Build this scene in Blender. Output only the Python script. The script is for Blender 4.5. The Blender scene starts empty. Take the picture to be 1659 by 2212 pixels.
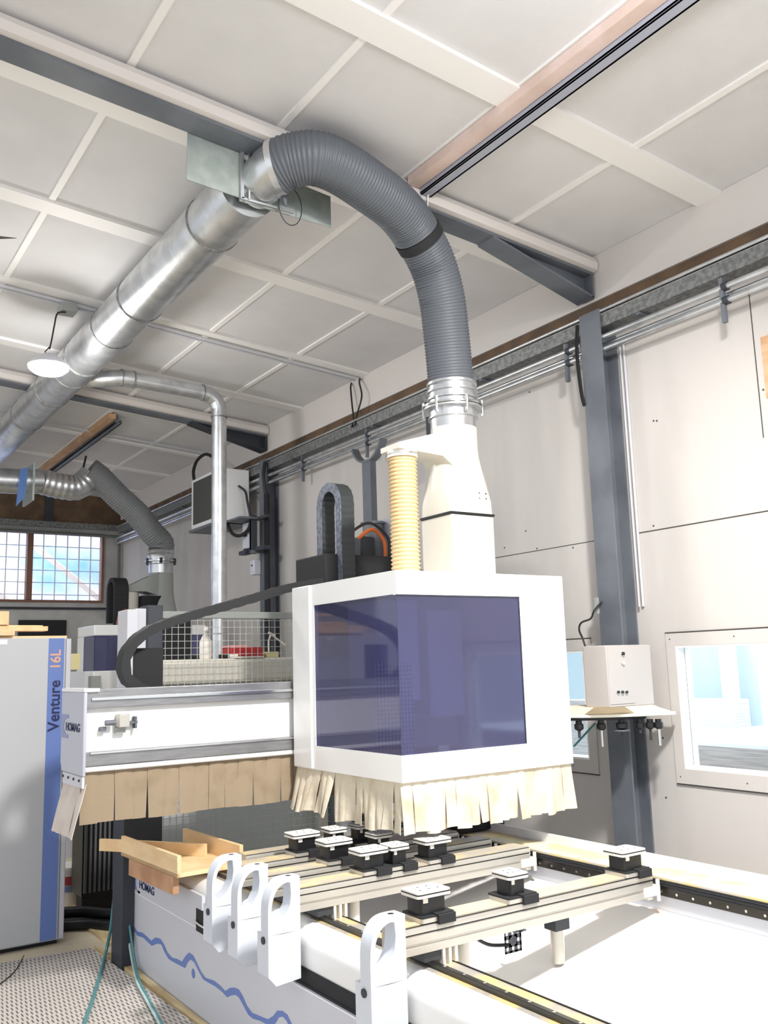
import bpy, bmesh, math, random
from mathutils import Vector, Matrix
random.seed(7)
C = bpy.context.scene.collection
PI = math.pi

# ---------------------------------------------------------------- camera
F, YAW, PIT, ROL = 1966.83, 0.591958, 0.165703, -0.029747
CX, CY = 829.5, 1106.0
CAM = Vector((0, 0, 1.75))
cy_, sy_ = math.cos(YAW), math.sin(YAW)
FW = Vector((sy_*math.cos(PIT), cy_*math.cos(PIT), math.sin(PIT)))
R0 = Vector((cy_, -sy_, 0)); U0 = R0.cross(FW)
RT = R0*math.cos(ROL) + U0*math.sin(ROL)
UP = -R0*math.sin(ROL) + U0*math.cos(ROL)
def ray(x, y): return RT*(x-CX) - UP*(y-CY) + FW*F
def onX(x, y, X): d = ray(x, y); return CAM + d*((X-CAM.x)/d.x)
def onY(x, y, Y): d = ray(x, y); return CAM + d*((Y-CAM.y)/d.y)
def onZ(x, y, Z): d = ray(x, y); return CAM + d*((Z-CAM.z)/d.z)
cam_d = bpy.data.cameras.new('camera'); cam = bpy.data.objects.new('camera', cam_d); C.objects.link(cam)
cam_d.sensor_fit = 'HORIZONTAL'; cam_d.sensor_width = 36; cam_d.lens = F/1659*36
cam_d.clip_start = 0.05; cam_d.clip_end = 200
M = Matrix((RT, UP, -FW)).transposed().to_4x4(); M.translation = CAM
cam.matrix_world = M
bpy.context.scene.camera = cam

# ---------------------------------------------------------------- materials
def lin(c):
    return tuple(((v/255)/12.92 if v/255 <= .04045 else ((v/255+.055)/1.055)**2.4) for v in c) + (1,)
def mat(name, col, rough=.5, metal=0, col2=None, nscale=4, nfac=1.0, lo=.4, hi=.6, bump=0, bscale=60,
        alpha=1, trans=0, emit=None, estr=0, stretch=None, coat=0, ior=None):
    m = bpy.data.materials.new(name); m.use_nodes = True
    nt = m.node_tree; b = nt.nodes['Principled BSDF']
    b.inputs['Base Color'].default_value = lin(col)
    b.inputs['Roughness'].default_value = rough; b.inputs['Metallic'].default_value = metal
    if trans: b.inputs['Transmission Weight'].default_value = trans
    if ior: b.inputs['IOR'].default_value = ior
    if coat: b.inputs['Coat Weight'].default_value = coat
    if alpha < 1: b.inputs['Alpha'].default_value = alpha
    if emit: b.inputs['Emission Color'].default_value = lin(emit); b.inputs['Emission Strength'].default_value = estr
    tc = None
    if col2 or bump:
        g = nt.nodes.new('ShaderNodeNewGeometry'); mp = nt.nodes.new('ShaderNodeMapping')
        nt.links.new(g.outputs['Position'], mp.inputs['Vector'])
        if stretch: mp.inputs['Scale'].default_value = stretch
        tc = mp.outputs['Vector']
    if col2:
        n = nt.nodes.new('ShaderNodeTexNoise'); n.inputs['Scale'].default_value = nscale; n.inputs['Detail'].default_value = 6
        r = nt.nodes.new('ShaderNodeValToRGB'); r.color_ramp.elements[0].position = lo; r.color_ramp.elements[1].position = hi
        r.color_ramp.elements[0].color = lin(col); c2 = lin(col2)
        c1 = lin(col); r.color_ramp.elements[1].color = tuple(c1[i]*(1-nfac)+c2[i]*nfac for i in range(4))
        nt.links.new(tc, n.inputs['Vector']); nt.links.new(n.outputs['Fac'], r.inputs['Fac'])
        nt.links.new(r.outputs['Color'], b.inputs['Base Color'])
    if bump:
        n = nt.nodes.new('ShaderNodeTexNoise'); n.inputs['Scale'].default_value = bscale; n.inputs['Detail'].default_value = 3
        bp = nt.nodes.new('ShaderNodeBump'); bp.inputs['Strength'].default_value = bump; bp.inputs['Distance'].default_value = .01
        nt.links.new(tc, n.inputs['Vector']); nt.links.new(n.outputs['Fac'], bp.inputs['Height'])
        nt.links.new(bp.outputs['Normal'], b.inputs['Normal'])
    return m
CEIL = mat('ceiling_board', (221,220,221), .9, col2=(216,215,216), nscale=2.2, bump=.15, bscale=220)
STRIP = mat('white_lath', (243,241,239), .6)
WRAP = mat('white_wrap', (216,210,206), .7)
WALL = mat('wall_board', (205,200,196), .8, col2=(182,179,176), nscale=1.5, lo=.45, hi=.8, stretch=(1,1.2,.3))
BWALL = mat('back_wall_board', (196,196,194), .8, col2=(180,180,178), nscale=3)
SEAM = mat('seam_shadow_gap', (70,66,62), .9)
FASC = mat('fascia_board', (214,208,204), .7)
BROWN = mat('brown_timber', (112,88,66), .7, col2=(92,74,58), nscale=5)
TIMBER = mat('raw_timber', (214,176,140), .65, col2=(190,148,108), nscale=3, stretch=(6,1,6), nfac=.8)
PINKWOOD = mat('pale_timber', (226,204,196), .65, col2=(214,190,178), nscale=4)
STEEL = mat('painted_steel', (108,113,121), .5, col2=(92,97,105), nscale=3)
DKSTEEL = mat('dark_steel', (52,56,64), .5)
GALV = mat('galvanised_sheet', (216,218,220), .33, .88, col2=(196,199,202), nscale=9)
GALVD = mat('dull_galvanised', (150,152,152), .5, .6, col2=(120,122,122), nscale=30, bump=.3, bscale=90)
GALVP = mat('galvanised_plate', (172,180,176), .42, .35, col2=(158,168,164), nscale=14)
CHROME = mat('bright_metal', (226,226,224), .18, 1)
HOSEG = mat('grey_hose_plastic', (88,93,100), .5)
HOSEG2 = mat('grey_hose_fabric', (122,124,126), .5)
HOSEB = mat('beige_hose_plastic', (226,198,150), .35, trans=.15)
BLACK = mat('black_plastic', (20,21,24), .4)
BLACKM = mat('black_matt', (28,29,32), .75)
DKGREY = mat('dark_grey_plastic', (58,62,64), .5)
WHITE = mat('white_paint', (242,242,241), .32, coat=.2)
LGREY = mat('light_grey_paint', (204,205,212), .38)
BLUEGREY = mat('cool_grey_paint', (188,190,202), .38)
GREYP = mat('grey_paint', (160,164,160), .5)
CREAM = mat('cream_paint', (218,214,202), .35, coat=.2)
BLUE = mat('blue_paint', (104,128,190), .4)
NAVY = mat('navy_print', (24,34,84), .5)
ORANGE = mat('orange_print', (222,168,140), .5)
LOGOG = mat('logo_grey_blue', (140,150,186), .5)
ALU = mat('aluminium', (196,192,184), .36, .55)
ALUD = mat('dusty_aluminium', (196,186,168), .5, .25, col2=(226,206,160), nscale=7, lo=.45, hi=.62)
BEDTOP = mat('dusty_steel', (176,172,166), .45, .35, col2=(232,206,146), nscale=6, lo=.42, hi=.58)
RAILM = mat('rail_steel', (70,68,64), .3, .8)
POD = mat('pod_plate', (226,223,214), .5)
LEATH = mat('fabric_strip', (214,204,184), .8, col2=(184,168,142), nscale=7, lo=.5, hi=.75, bump=.25, bscale=40)
LEATHD = mat('shaded_brown_strip', (152,135,112), .8, col2=(122,104,82), nscale=5, lo=.5, hi=.8, bump=.2, bscale=30)  # beam curtain fabric, its colour darkened for the shade it hangs in
LEATHW = mat('pale_fabric_strip', (214,204,196), .8, col2=(202,190,180), nscale=6)
SHEET = mat('white_floor_sheet', (232,230,226), .55, col2=(236,200,168), nscale=2.3, lo=.6, hi=.68)
WOOD = mat('pine_wood', (242,212,166), .55, col2=(232,194,144), nscale=3.2, stretch=(5,1.2,5), nfac=.7)
WOODD = mat('plywood_and_shaded_timber', (196,152,116), .6, col2=(176,130,96), nscale=5)
RED = mat('red_plastic', (176,40,44), .4)
TEAL = mat('teal_hose', (84,142,146), .35)
PALEH = mat('pale_hose', (188,210,206), .35)
YEL = mat('cream_board', (238,226,170), .6)
WPLAST = mat('white_plastic', (238,232,222), .4)
MESHW = mat('fence_wire', (196,196,190), .5, .2)
MESHB = mat('window_bars', (236,240,250), .4)
BUCKET = mat('bucket_plastic', (232,228,220), .45)
ORC = mat('orange_cable', (222,112,48), .5)
GRILL = mat('heater_grille', (74,76,72), .7)
FOAM = mat('board_stack', (190,184,182), .8, col2=(164,160,160), nscale=4, stretch=(1,1,24))
TPINK = mat('grey_front_plate', (180,174,171), .45)
FRAMEB = mat('window_frame_wood', (130,92,74), .6)
LAMPE = mat('lamp_diffuser', (255,255,255), .5, emit=(255,252,246), estr=40)
FLOORM = mat('sanded_floor', (222,210,184), .8, col2=(198,186,160), nscale=2.5, lo=.35, hi=.7)
BOARDF = mat('floor_plank', (232,214,170), .7, col2=(206,180,136), nscale=3, stretch=(6,1,6))
ROOM2 = mat('white_room', (208,222,228), .7)

# tinted window of the enclosure
GLV = bpy.data.materials.new('violet_tinted_glazing'); GLV.use_nodes = True
nt = GLV.node_tree; b = nt.nodes['Principled BSDF']
b.inputs['Base Color'].default_value = lin((146,148,194)); b.inputs['Roughness'].default_value = .05
b.inputs['Transmission Weight'].default_value = .88; b.inputs['IOR'].default_value = 1.5
GLS = mat('clear_glass', (240,247,250), .02, trans=1, ior=1.2)
FROST = mat('frosted_pane', (196,214,240), .25, trans=.9, ior=1.1)

# floor mat with slots
MATM = bpy.data.materials.new('slotted_mat'); MATM.use_nodes = True
nt = MATM.node_tree; b = nt.nodes['Principled BSDF']; b.inputs['Roughness'].default_value = .6
g = nt.nodes.new('ShaderNodeNewGeometry'); mp = nt.nodes.new('ShaderNodeMapping'); nt.links.new(g.outputs['Position'], mp.inputs['Vector'])
br = nt.nodes.new('ShaderNodeTexBrick'); nt.links.new(mp.outputs['Vector'], br.inputs['Vector'])
br.inputs['Color1'].default_value = lin((48,44,46)); br.inputs['Color2'].default_value = lin((70,66,64)); br.inputs['Mortar'].default_value = lin((196,190,186))
br.inputs['Scale'].default_value = 1; br.inputs['Brick Width'].default_value = .024; br.inputs['Row Height'].default_value = .062
br.inputs['Mortar Size'].default_value = .0085; br.inputs['Mortar Smooth'].default_value = .2
n = nt.nodes.new('ShaderNodeTexNoise'); n.inputs['Scale'].default_value = 3; nt.links.new(mp.outputs['Vector'], n.inputs['Vector'])
mx = nt.nodes.new('ShaderNodeMix'); mx.data_type = 'RGBA'; nt.links.new(n.outputs['Fac'], mx.inputs['Factor'])
nt.links.new(br.outputs['Color'], mx.inputs['A']); mx.inputs['B'].default_value = lin((206,196,180))
mm = nt.nodes.new('ShaderNodeMath'); mm.operation = 'MULTIPLY'; mm.inputs[1].default_value = .38
nt.links.new(n.outputs['Fac'], mm.inputs[0]); nt.links.new(mm.outputs[0], mx.inputs['Factor'])
nt.links.new(mx.outputs['Result'], b.inputs['Base Color'])

# ---------------------------------------------------------------- mesh helpers
def basis(d):
    d = Vector(d).normalized(); a = Vector((0,0,1)) if abs(d.z) < .9 else Vector((1,0,0))
    u = d.cross(a).normalized(); return d, u, d.cross(u).normalized()
class MB:
    def __init__(s): s.v = []; s.f = []
    def add(s, vs, fs):
        o = len(s.v); s.v += [Vector(p) for p in vs]; s.f += [tuple(i+o for i in f) for f in fs]; return s
    def box(s, x0, x1, y0, y1, z0, z1):
        return s.add([(x0,y0,z0),(x1,y0,z0),(x1,y1,z0),(x0,y1,z0),(x0,y0,z1),(x1,y0,z1),(x1,y1,z1),(x0,y1,z1)],
            [(0,3,2,1),(4,5,6,7),(0,1,5,4),(1,2,6,5),(2,3,7,6),(3,0,4,7)])
    def hexa(s, b, t):   # 4 bottom pts, 4 top pts
        return s.add(list(b)+list(t), [(0,3,2,1),(4,5,6,7),(0,1,5,4),(1,2,6,5),(2,3,7,6),(3,0,4,7)])
    def prism(s, poly, ax, a0, a1):   # poly in the two other axes
        def P(p, a):
            return {'x': (a,p[0],p[1]), 'y': (p[0],a,p[1]), 'z': (p[0],p[1],a)}[ax]
        n = len(poly)
        return s.add([P(p,a0) for p in poly]+[P(p,a1) for p in poly],
            [tuple(range(n-1,-1,-1)), tuple(range(n,2*n))]+[(i,(i+1)%n,n+(i+1)%n,n+i) for i in range(n)])
    def ringprism(s, outer, inner, ax, a0, a1):
        def P(p, a):
            return {'x': (a,p[0],p[1]), 'y': (p[0],a,p[1]), 'z': (p[0],p[1],a)}[ax]
        n = len(outer); vs = [P(p,a0) for p in outer]+[P(p,a0) for p in inner]+[P(p,a1) for p in outer]+[P(p,a1) for p in inner]
        fs = []
        for i in range(n):
            j = (i+1)%n
            fs += [(i,j,n+j,n+i),(2*n+i,3*n+i,3*n+j,2*n+j),(i,2*n+i,2*n+j,j),(n+i,n+j,3*n+j,3*n+i)]
        return s.add(vs, fs)
    def tube(s, pts, r, n=12, caps=True, closed=False):
        pts = [Vector(p) for p in pts]; m = len(pts)
        rr = r if isinstance(r, (list, tuple)) else [r]*m
        vs = []; u = None
        for i, p in enumerate(pts):
            d = (pts[min(i+1,m-1)]-pts[max(i-1,0)]).normalized()
            if u is None: _, u, w = basis(d)
            else:
                u = (u - d*u.dot(d)).normalized()
            w = d.cross(u).normalized()
            for k in range(n):
                a = 2*PI*k/n; vs.append(p+(u*math.cos(a)+w*math.sin(a))*rr[i])
        fs = [(i*n+k, i*n+(k+1)%n, (i+1)*n+(k+1)%n, (i+1)*n+k) for i in range(m-1) for k in range(n)]
        if caps: fs += [tuple(range(n-1,-1,-1)), tuple((m-1)*n+k for k in range(n))]
        return s.add(vs, fs)
    def cyl(s, a, b, r, n=24): return s.tube([a,b], r, n)
    def band(s, pts, nrm, w, t):   # rectangular section swept in a plane; nrm = plane normal, w along it, t thickness
        pts = [Vector(p) for p in pts]; nrm = Vector(nrm).normalized(); m = len(pts); vs = []
        for i, p in enumerate(pts):
            d = (pts[min(i+1,m-1)]-pts[max(i-1,0)]).normalized(); q = nrm.cross(d).normalized()
            tt = t[i] if isinstance(t, (list, tuple)) else t
            vs += [p-nrm*w/2-q*tt/2, p+nrm*w/2-q*tt/2, p+nrm*w/2+q*tt/2, p-nrm*w/2+q*tt/2]
        fs = [(i*4+k, i*4+(k+1)%4, (i+1)*4+(k+1)%4, (i+1)*4+k) for i in range(m-1) for k in range(4)]
        fs += [(3,2,1,0), tuple((m-1)*4+k for k in range(4))]
        return s.add(vs, fs)
    def xf(s, M): s.v = [M @ p for p in s.v]; return s
def smoothpath(pts, n=8):
    P = [Vector(p) for p in pts]; out = []
    for i in range(len(P)-1):
        p0, p1, p2, p3 = P[max(i-1,0)], P[i], P[i+1], P[min(i+2,len(P)-1)]
        for k in range(n):
            t = k/n
            out.append(.5*((2*p1)+(p2-p0)*t+(2*p0-5*p1+4*p2-p3)*t*t+(3*p1-p0-3*p2+p3)*t**3))
    out.append(P[-1]); return out
def resample(pts, step):
    out = [pts[0].copy()]; acc = 0
    for a, b in zip(pts, pts[1:]):
        L = (b-a).length
        while acc + L >= step:
            a = a + (b-a).normalized()*(step-acc); out.append(a.copy()); L = (b-a).length; acc = 0
        acc += L
    return out
def offs(o):
    v = Vector((0,0,0))
    while o is not None: v = v + o.location; o = o.parent
    return v
def make(name, mb, m, parent=None, loc=None, bevel=0, ang=32):
    base = offs(parent) if parent else Vector(loc or (0,0,0))
    me = bpy.data.meshes.new(name)
    me.from_pydata([tuple(p-base) for p in mb.v], [], mb.f)
    bm = bmesh.new(); bm.from_mesh(me); bmesh.ops.recalc_face_normals(bm, faces=bm.faces); bm.to_mesh(me); bm.free()
    me.materials.append(m)
    me.shade_smooth(); me.set_sharp_from_angle(angle=math.radians(ang))
    o = bpy.data.objects.new(name, me); C.objects.link(o)
    if parent: o.parent = parent
    else: o.location = base
    if bevel:
        bv = o.modifiers.new('bevel', 'BEVEL'); bv.width = bevel; bv.segments = 2; bv.limit_method = 'ANGLE'; bv.angle_limit = .6
    return o
def thing(name, loc, label, cat, group=None):
    o = bpy.data.objects.new(name, None); C.objects.link(o); o.location = loc; o.empty_display_size = .1
    o['label'] = label; o['category'] = cat
    if group: o['group'] = group
    return o
def solo(name, mb, m, loc, label, cat, group=None, bevel=0, kind=None):
    o = make(name, mb, m, None, loc, bevel); o['label'] = label; o['category'] = cat
    if group: o['group'] = group
    if kind: o['kind'] = kind
    return o
def struct(name, mb, m, loc=(0,0,0), parent=None, bevel=0):
    o = make(name, mb, m, parent, loc, bevel)
    if not parent: o['kind'] = 'structure'
    return o
def copy_tree(o, parent=None):
    c = o.copy(); C.objects.link(c); c.parent = parent
    for ch in o.children: copy_tree(ch, c)
    return c
def text(name, body, size, m, parent, M, ext=.0008, xs=1):
    cu = bpy.data.curves.new(name, 'FONT'); cu.body = body; cu.size = size; cu.extrude = ext; cu.offset = size*.02
    tmp = bpy.data.objects.new('tmp', cu); C.objects.link(tmp)
    dg = bpy.context.evaluated_depsgraph_get(); dg.update()
    me = bpy.data.meshes.new_from_object(tmp.evaluated_get(dg)); me.name = name
    bpy.data.objects.remove(tmp)
    base = offs(parent)
    for v in me.vertices: v.co = M @ Vector((v.co.x*xs, v.co.y, v.co.z)) - base
    me.materials.clear(); me.materials.append(m)
    o = bpy.data.objects.new(name, me); C.objects.link(o); o.parent = parent
    return o
def frameM(org, xd, yd):
    xd = Vector(xd).normalized(); yd = Vector(yd).normalized(); z = xd.cross(yd)
    M = Matrix((xd, yd, z)).transposed().to_4x4(); M.translation = Vector(org); return M
def arc(cx, cz, r, a0, a1, n=12, rz=None):
    return [(cx+r*math.cos(math.radians(a0+(a1-a0)*i/n)), cz+(rz or r)*math.sin(math.radians(a0+(a1-a0)*i/n))) for i in range(n+1)]
def corrug(path, R, pitch, depth, n=36, step=4):
    pts = resample(path, pitch/step); rr = [R - depth*(.5-.5*math.cos(2*PI*i/step)) for i in range(len(pts))]
    return MB().tube(pts, rr, n)

XW, YB = 4.40, 13.86
def cz(x): return 4.385 + .078*(XW-x)

# ================================================================ SETTING
struct('floor', MB().box(-6, 4.6, -4, 14.2, -.1, 0), FLOORM)
xl = -4.0
struct('ceiling', MB().hexa([(xl,-.5,cz(xl)),(4.7,-.5,cz(4.7)),(4.7,14.1,cz(4.7)),(xl,14.1,cz(xl))],
       [(xl,-.5,cz(xl)+.08),(4.7,-.5,cz(4.7)+.08),(4.7,14.1,cz(4.7)+.08),(xl,14.1,cz(xl)+.08)]), CEIL)
def ceilstrip(name, x0, x1, y0, y1, d, m=STRIP):
    struct(name, MB().hexa([(x0,y0,cz(x0)-d),(x1,y0,cz(x1)-d),(x1,y1,cz(x1)-d),(x0,y1,cz(x0)-d)],
        [(x0,y0,cz(x0)),(x1,y0,cz(x1)),(x1,y1,cz(x1)),(x0,y1,cz(x0))]), m)
k = 1
for y, w in ((.5,.15),(1.75,.15),(3.02,.17),(4.30,.13),(5.5,.15),(6.75,.10),(8.03,.13),(9.25,.10),(10.5,.09),(11.75,.10),(13.0,.10)):
    ceilstrip('trim_%d' % k, xl, XW, y-w/2, y+w/2, .022); k += 1
for x in (-1.95,-1.15,-.35,.45,1.25,2.055,2.85,3.66):
    ceilstrip('trim_%d' % k, x-.019, x+.019, -.5, YB, .012); k += 1
def onC(px, py, dr=0.0):
    d = ray(px, py); t_ = (cz(0)-dr-CAM.z)/(d.z+.078*d.x); return CAM + d*t_
a_, b_, c_ = onC(-40,506,.002), onC(36,515,.002), onC(-40,518,.002)
struct('trim_60', MB().add([a_,b_,c_,a_+Vector((0,0,.004)),b_+Vector((0,0,.004)),c_+Vector((0,0,.004))], [(0,1,2),(5,4,3),(0,3,4,1),(1,4,5,2),(2,5,3,0)]), SEAM)
# right wall with two window openings, fascia above
def wall_pieces(mb, holes, y0, y1, z0, z1, x0, x1):
    ys = sorted(set([y0,y1]+[h[0] for h in holes]+[h[1] for h in holes]))
    for a, b_ in zip(ys, ys[1:]):
        hs = [h for h in holes if h[0] <= a and h[1] >= b_]
        if not hs: mb.box(x0,x1,a,b_,z0,z1)
        else:
            mb.box(x0,x1,a,b_,z0,hs[0][2]); mb.box(x0,x1,a,b_,hs[0][3],z1)
    return mb
H1 = (1.9, 3.53, 1.11, 1.806); H2 = (4.265, 5.6, 1.11, 1.80)
WR = struct('wall_right', wall_pieces(MB(), [H1, H2], -.5, 14.0, 0, 4.0, XW, XW+.12), WALL)
for px, py in ((1144,847),(1090,1183),(1160,1185),(1238,1183),(1412,1136),(1412,909),(1419,909),(1439,1723),(1432,1594),(1136,1147),(1649,842)):
    p = onX(px, py, XW); make('screw', MB().cyl((XW-.002,p.y,p.z),(XW+.001,p.y,p.z),.006,8), SEAM, WR)
struct('trim_30', MB().box(XW-.02, XW+.1, -.5, YB, 4.075, cz(XW)), FASC)
struct('trim_31', MB().box(XW+.0, XW+.1, -.5, YB, 3.985, 4.075), BROWN)
# gaps between wall boards
sm = MB(); sm.box(XW-.0025, XW+.001, 4.06, 7.2, 2.498, 2.502); sm.box(XW-.0025, XW+.001, 1.5, 3.75, 2.498, 2.504)
sm.box(XW-.0025, XW+.001, 2.835, 2.84, 2.9, 3.74); sm.box(XW-.0025, XW+.001, 7.2, 7.204, 1.0, 2.5)
struct('trim_32', sm, SEAM)
struct('trim_33', MB().box(XW-.004, XW+.001, 2.3, 2.795, 3.11, 3.455), TIMBER)
# windows in the right wall
def wall_window(name, H, split):
    w = struct(name, MB().ringprism([(H[0]-.067*0-.07,H[2]-.082),(H[1]+.065,H[2]-.082),(H[1]+.065,H[3]+.073),(H[0]-.07,H[3]+.073)],
        [(H[0],H[2]),(H[1],H[2]),(H[1],H[3]),(H[0],H[3])], 'x', XW-.008, XW-.0005), WALL)
    s_ = MB(); a, b_, c, d = H[0]-.072, H[1]+.067, H[2]-.085, H[3]+.076; t = .005
    for (p, q, r, s) in ((a,b_,c-t,c),(a,b_,d,d+t)): s_.box(XW-.009, XW-.0005, p, q, r, s)
    make('gap_line', s_, SEAM, w)
    make('reveal', MB().ringprism([(H[0],H[2]),(H[1],H[2]),(H[1],H[3]),(H[0],H[3])],
        [(H[0]+.012,H[2]+.012),(H[1]-.012,H[2]+.012),(H[1]-.012,H[3]-.012),(H[0]+.012,H[3]-.012)], 'x', XW-.006, XW+.11), STRIP, w)
    make('pane', MB().box(XW+.055, XW+.060, H[0]+.012, H[1]-.012, H[2]+.012, H[3]-.012), GLS, w)
    sc = MB()
    for yy in (H[0]+.15, H[0]+.6, H[1]-.4, H[1]+.035):
        for zz in (H[2]-.045, H[3]+.04):
            if H[0] < yy: sc.cyl((XW-.0095,yy,zz),(XW-.007,yy,zz),.004,8)
    make('screw', sc, DKSTEEL, w)
    return w
wall_window('window_1', H1, 0); wall_window('window_2', H2, 0)
# next room behind the windows
struct('wall_far', MB().box(8.2, 8.3, -1.5, 9, 0, 3.2), ROOM2)
struct('wall_far_end', MB().box(4.52, 8.2, 8.9, 9, 0, 3.2), ROOM2)
struct('floor_far', MB().box(4.6, 8.2, -1.5, 9, -.1, 0), ROOM2)
# back wall with window
WB = (0.2, 4.137, 2.79, 3.84)
bw = MB(); bw.box(-4, WB[0], YB, YB+.12, 0, 3.95); bw.box(WB[0], WB[1], YB, YB+.12, 0, WB[2]); bw.box(WB[0], WB[1], YB, YB+.12, WB[3], 3.95); bw.box(WB[1], XW+.1, YB, YB+.12, 0, 3.95)
struct('wall_back', bw, BWALL)
struct('trim_40', MB().box(-4, XW, YB-.02, YB+.1, 3.95, cz(-4)), BROWN)
struct('trim_41', MB().box(-4, XW, YB-.06, YB-.02, 3.90, 3.985), GALVD)
struct('trim_42', MB().box(3.24, 3.36, YB-.05, YB-.021, 3.985, 4.46), DKSTEEL)
w3 = struct('window_3', MB().ringprism([(WB[0],WB[2]),(WB[1],WB[2]),(WB[1],WB[3]),(WB[0],WB[3])],
    [(WB[0]+.035,WB[2]+.035),(WB[1]-.035,WB[2]+.035),(WB[1]-.035,WB[3]-.035),(WB[0]+.035,WB[3]-.035)], 'y', YB-.03, YB+.10), FRAMEB)
make('mullion', MB().box(3.02, 3.10, YB-.03, YB+.1, WB[2]+.03, WB[3]-.03).box(1.6,1.68,YB-.03,YB+.1,WB[2]+.03,WB[3]-.03), FRAMEB, w3)
make('pane', MB().box(WB[0]+.03, WB[1]-.03, YB+.04, YB+.046, WB[2]+.03, WB[3]-.03), GLS, w3)
bars = MB()
for i in range(22):
    x = .32+i*.172; bars.box(x-.008, x+.008, YB-.028, YB-.016, WB[2]+.03, WB[3]-.03)
for i in range(5):
    z = WB[2]+.12+i*.18; bars.box(WB[0], WB[1], YB+.094, YB+.104, z-.006, z+.006)
make('bars', bars, MESHB, w3)
# sloping bars added outside to stand for beam reflections in the window glass
ob = MB()
for i in range(3): ob.hexa([(-1+1.6*i,16.2,5.0),(-.85+1.6*i,16.2,5.0),(2.45+1.6*i,16.2,2.4),(2.3+1.6*i,16.2,2.4)], [(-1+1.6*i,16.3,5.05),(-.85+1.6*i,16.3,5.05),(2.45+1.6*i,16.3,2.45),(2.3+1.6*i,16.3,2.45)])
solo('reflection_bar', ob, mat('reflection_bar_paint', (206,190,186), .7), (1,16.2,2.4), 'sloping pale timbers outside behind the barred back window', 'reflection bars')
solo('outside_cladding', MB().box(-3, 8, 17.5, 17.6, 0, 6), mat('outside_sheet', (120,166,230), .6, col2=(236,226,240), nscale=.7, lo=.4, hi=.62, stretch=(.6,1,1)), (2,17.5,0), 'pale blue cladding outside beyond the barred back window', 'cladding')

# ================================================================ PORTAL FRAMES
def portal(y0, x0, label, group):
    t = thing('roof_rafter', (XW, y0, 3.9), label, 'rafter')
    w_ = .15
    a = MB(); d0, d1 = .125, .14
    a.hexa([(x0,y0,cz(x0)-d1),(XW-.04,y0,cz(XW)-d1),(XW-.04,y0+w_,cz(XW)-d1),(x0,y0+w_,cz(x0)-d1)],
           [(x0,y0,cz(x0)-d0),(XW-.04,y0,cz(XW)-d0),(XW-.04,y0+w_,cz(XW)-d0),(x0,y0+w_,cz(x0)-d0)])
    a.hexa([(x0,y0+.07,cz(x0)-d0),(XW-.04,y0+.07,cz(XW)-d0),(XW-.04,y0+.08,cz(XW)-d0),(x0,y0+.08,cz(x0)-d0)],
           [(x0,y0+.07,cz(x0)-.02),(XW-.04,y0+.07,cz(XW)-.02),(XW-.04,y0+.08,cz(XW)-.02),(x0,y0+.08,cz(x0)-.02)])
    make('flange', a, STEEL, t)
    h = MB(); xs = 3.55
    h.prism([(xs,cz(xs)-d1),(XW-.05,cz(XW)-d1),(XW-.05,4.10)], 'y', y0+.068, y0+.082)
    zb = cz(xs)-d1
    h.hexa([(xs-.05,y0,zb-.012),(XW-.05,y0,4.085),(XW-.05,y0+w_,4.085),(xs-.05,y0+w_,zb-.012)],
           [(xs-.05,y0,zb+.004),(XW-.05,y0,4.10),(XW-.05,y0+w_,4.10),(xs-.05,y0+w_,zb+.004)])
    h.box(XW-.06, XW-.045, y0, y0+w_, 4.085, cz(XW)-d1)
    make('haunch', h, DKSTEEL if y0 > 6 else STEEL, t)
    return t
portal(3.92, -3.9, 'grey steel roof rafter with tapered haunch above the big grey hose', 'r')
portal(8.74, -3.9, 'dark steel roof rafter with tapered haunch far behind, crossing the vertical pipe', 'r')
# white wrapping of the rafter webs (rounded board strips)
for y0, nme, lab in ((3.90,'a','white rounded cover strip along the near roof rafter'),(8.72,'b','white cover strip along the far roof rafter')):
    x0, x1 = -3.9, XW-.03; m_ = MB()
    prof = [(.055,-.0),(.0,-.03),(-.018,-.07),(-.01,-.115),(.02,-.122),(.055,-.122)]
    n = len(prof)
    m_.add([(x0,y0+p[0],cz(x0)+p[1]) for p in prof]+[(x1,y0+p[0],cz(x1)+p[1]) for p in prof],
        [tuple(range(n)), tuple(range(2*n-1,n-1,-1))]+[(i,(i+1)%n,n+(i+1)%n,n+i) for i in range(n)])
    solo('rafter_cover', m_, WRAP, (XW,y0,4.2), lab, 'cover strip')
# columns on the wall
def column(y, x, zt, lab):
    t = thing('wall_column', (XW, y, 0), lab, 'column')
    m_ = MB(); m_.box(x, x+.012, y-.085, y+.085, 0, zt); m_.box(XW-.014, XW-.002, y-.085, y+.085, 0, zt); m_.box(x+.012, XW-.014, y-.005, y+.005, 0, zt)
    make('post', m_, STEEL, t)
    return t
c1 = column(3.885, 4.25, 3.95, 'grey steel column against the wall behind the control box')
cd = MB(); cd.tube([(4.39,3.74,3.72),(4.39,3.74,2.05)], .008, 8); cd.tube([(4.372,3.755,3.70),(4.372,3.755,2.05)], .006, 8)
make('conduit', cd, LGREY, c1)
make('cable', MB().tube(smoothpath([(4.25,3.99,3.9),(4.24,4.0,3.7),(4.24,3.985,3.45),(4.245,3.97,3.35)]), .012, 8), BLACK, c1)
bc = MB(); bc.box(4.235,4.25,3.965,3.99,2.02,2.12); make('cable_clip', bc, GREYP, c1)
c2 = column(8.62, 4.25, 3.95, 'dark steel column beside the hung heater')
make('cable_channel', MB().box(4.22,4.249,8.46,8.54,1.2,3.55), BLACKM, c2)
make('cable', MB().tube(smoothpath([(4.22,8.5,3.9),(4.2,8.5,3.75),(4.22,8.5,3.55)]), .02, 8), BLACK, c2)

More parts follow.
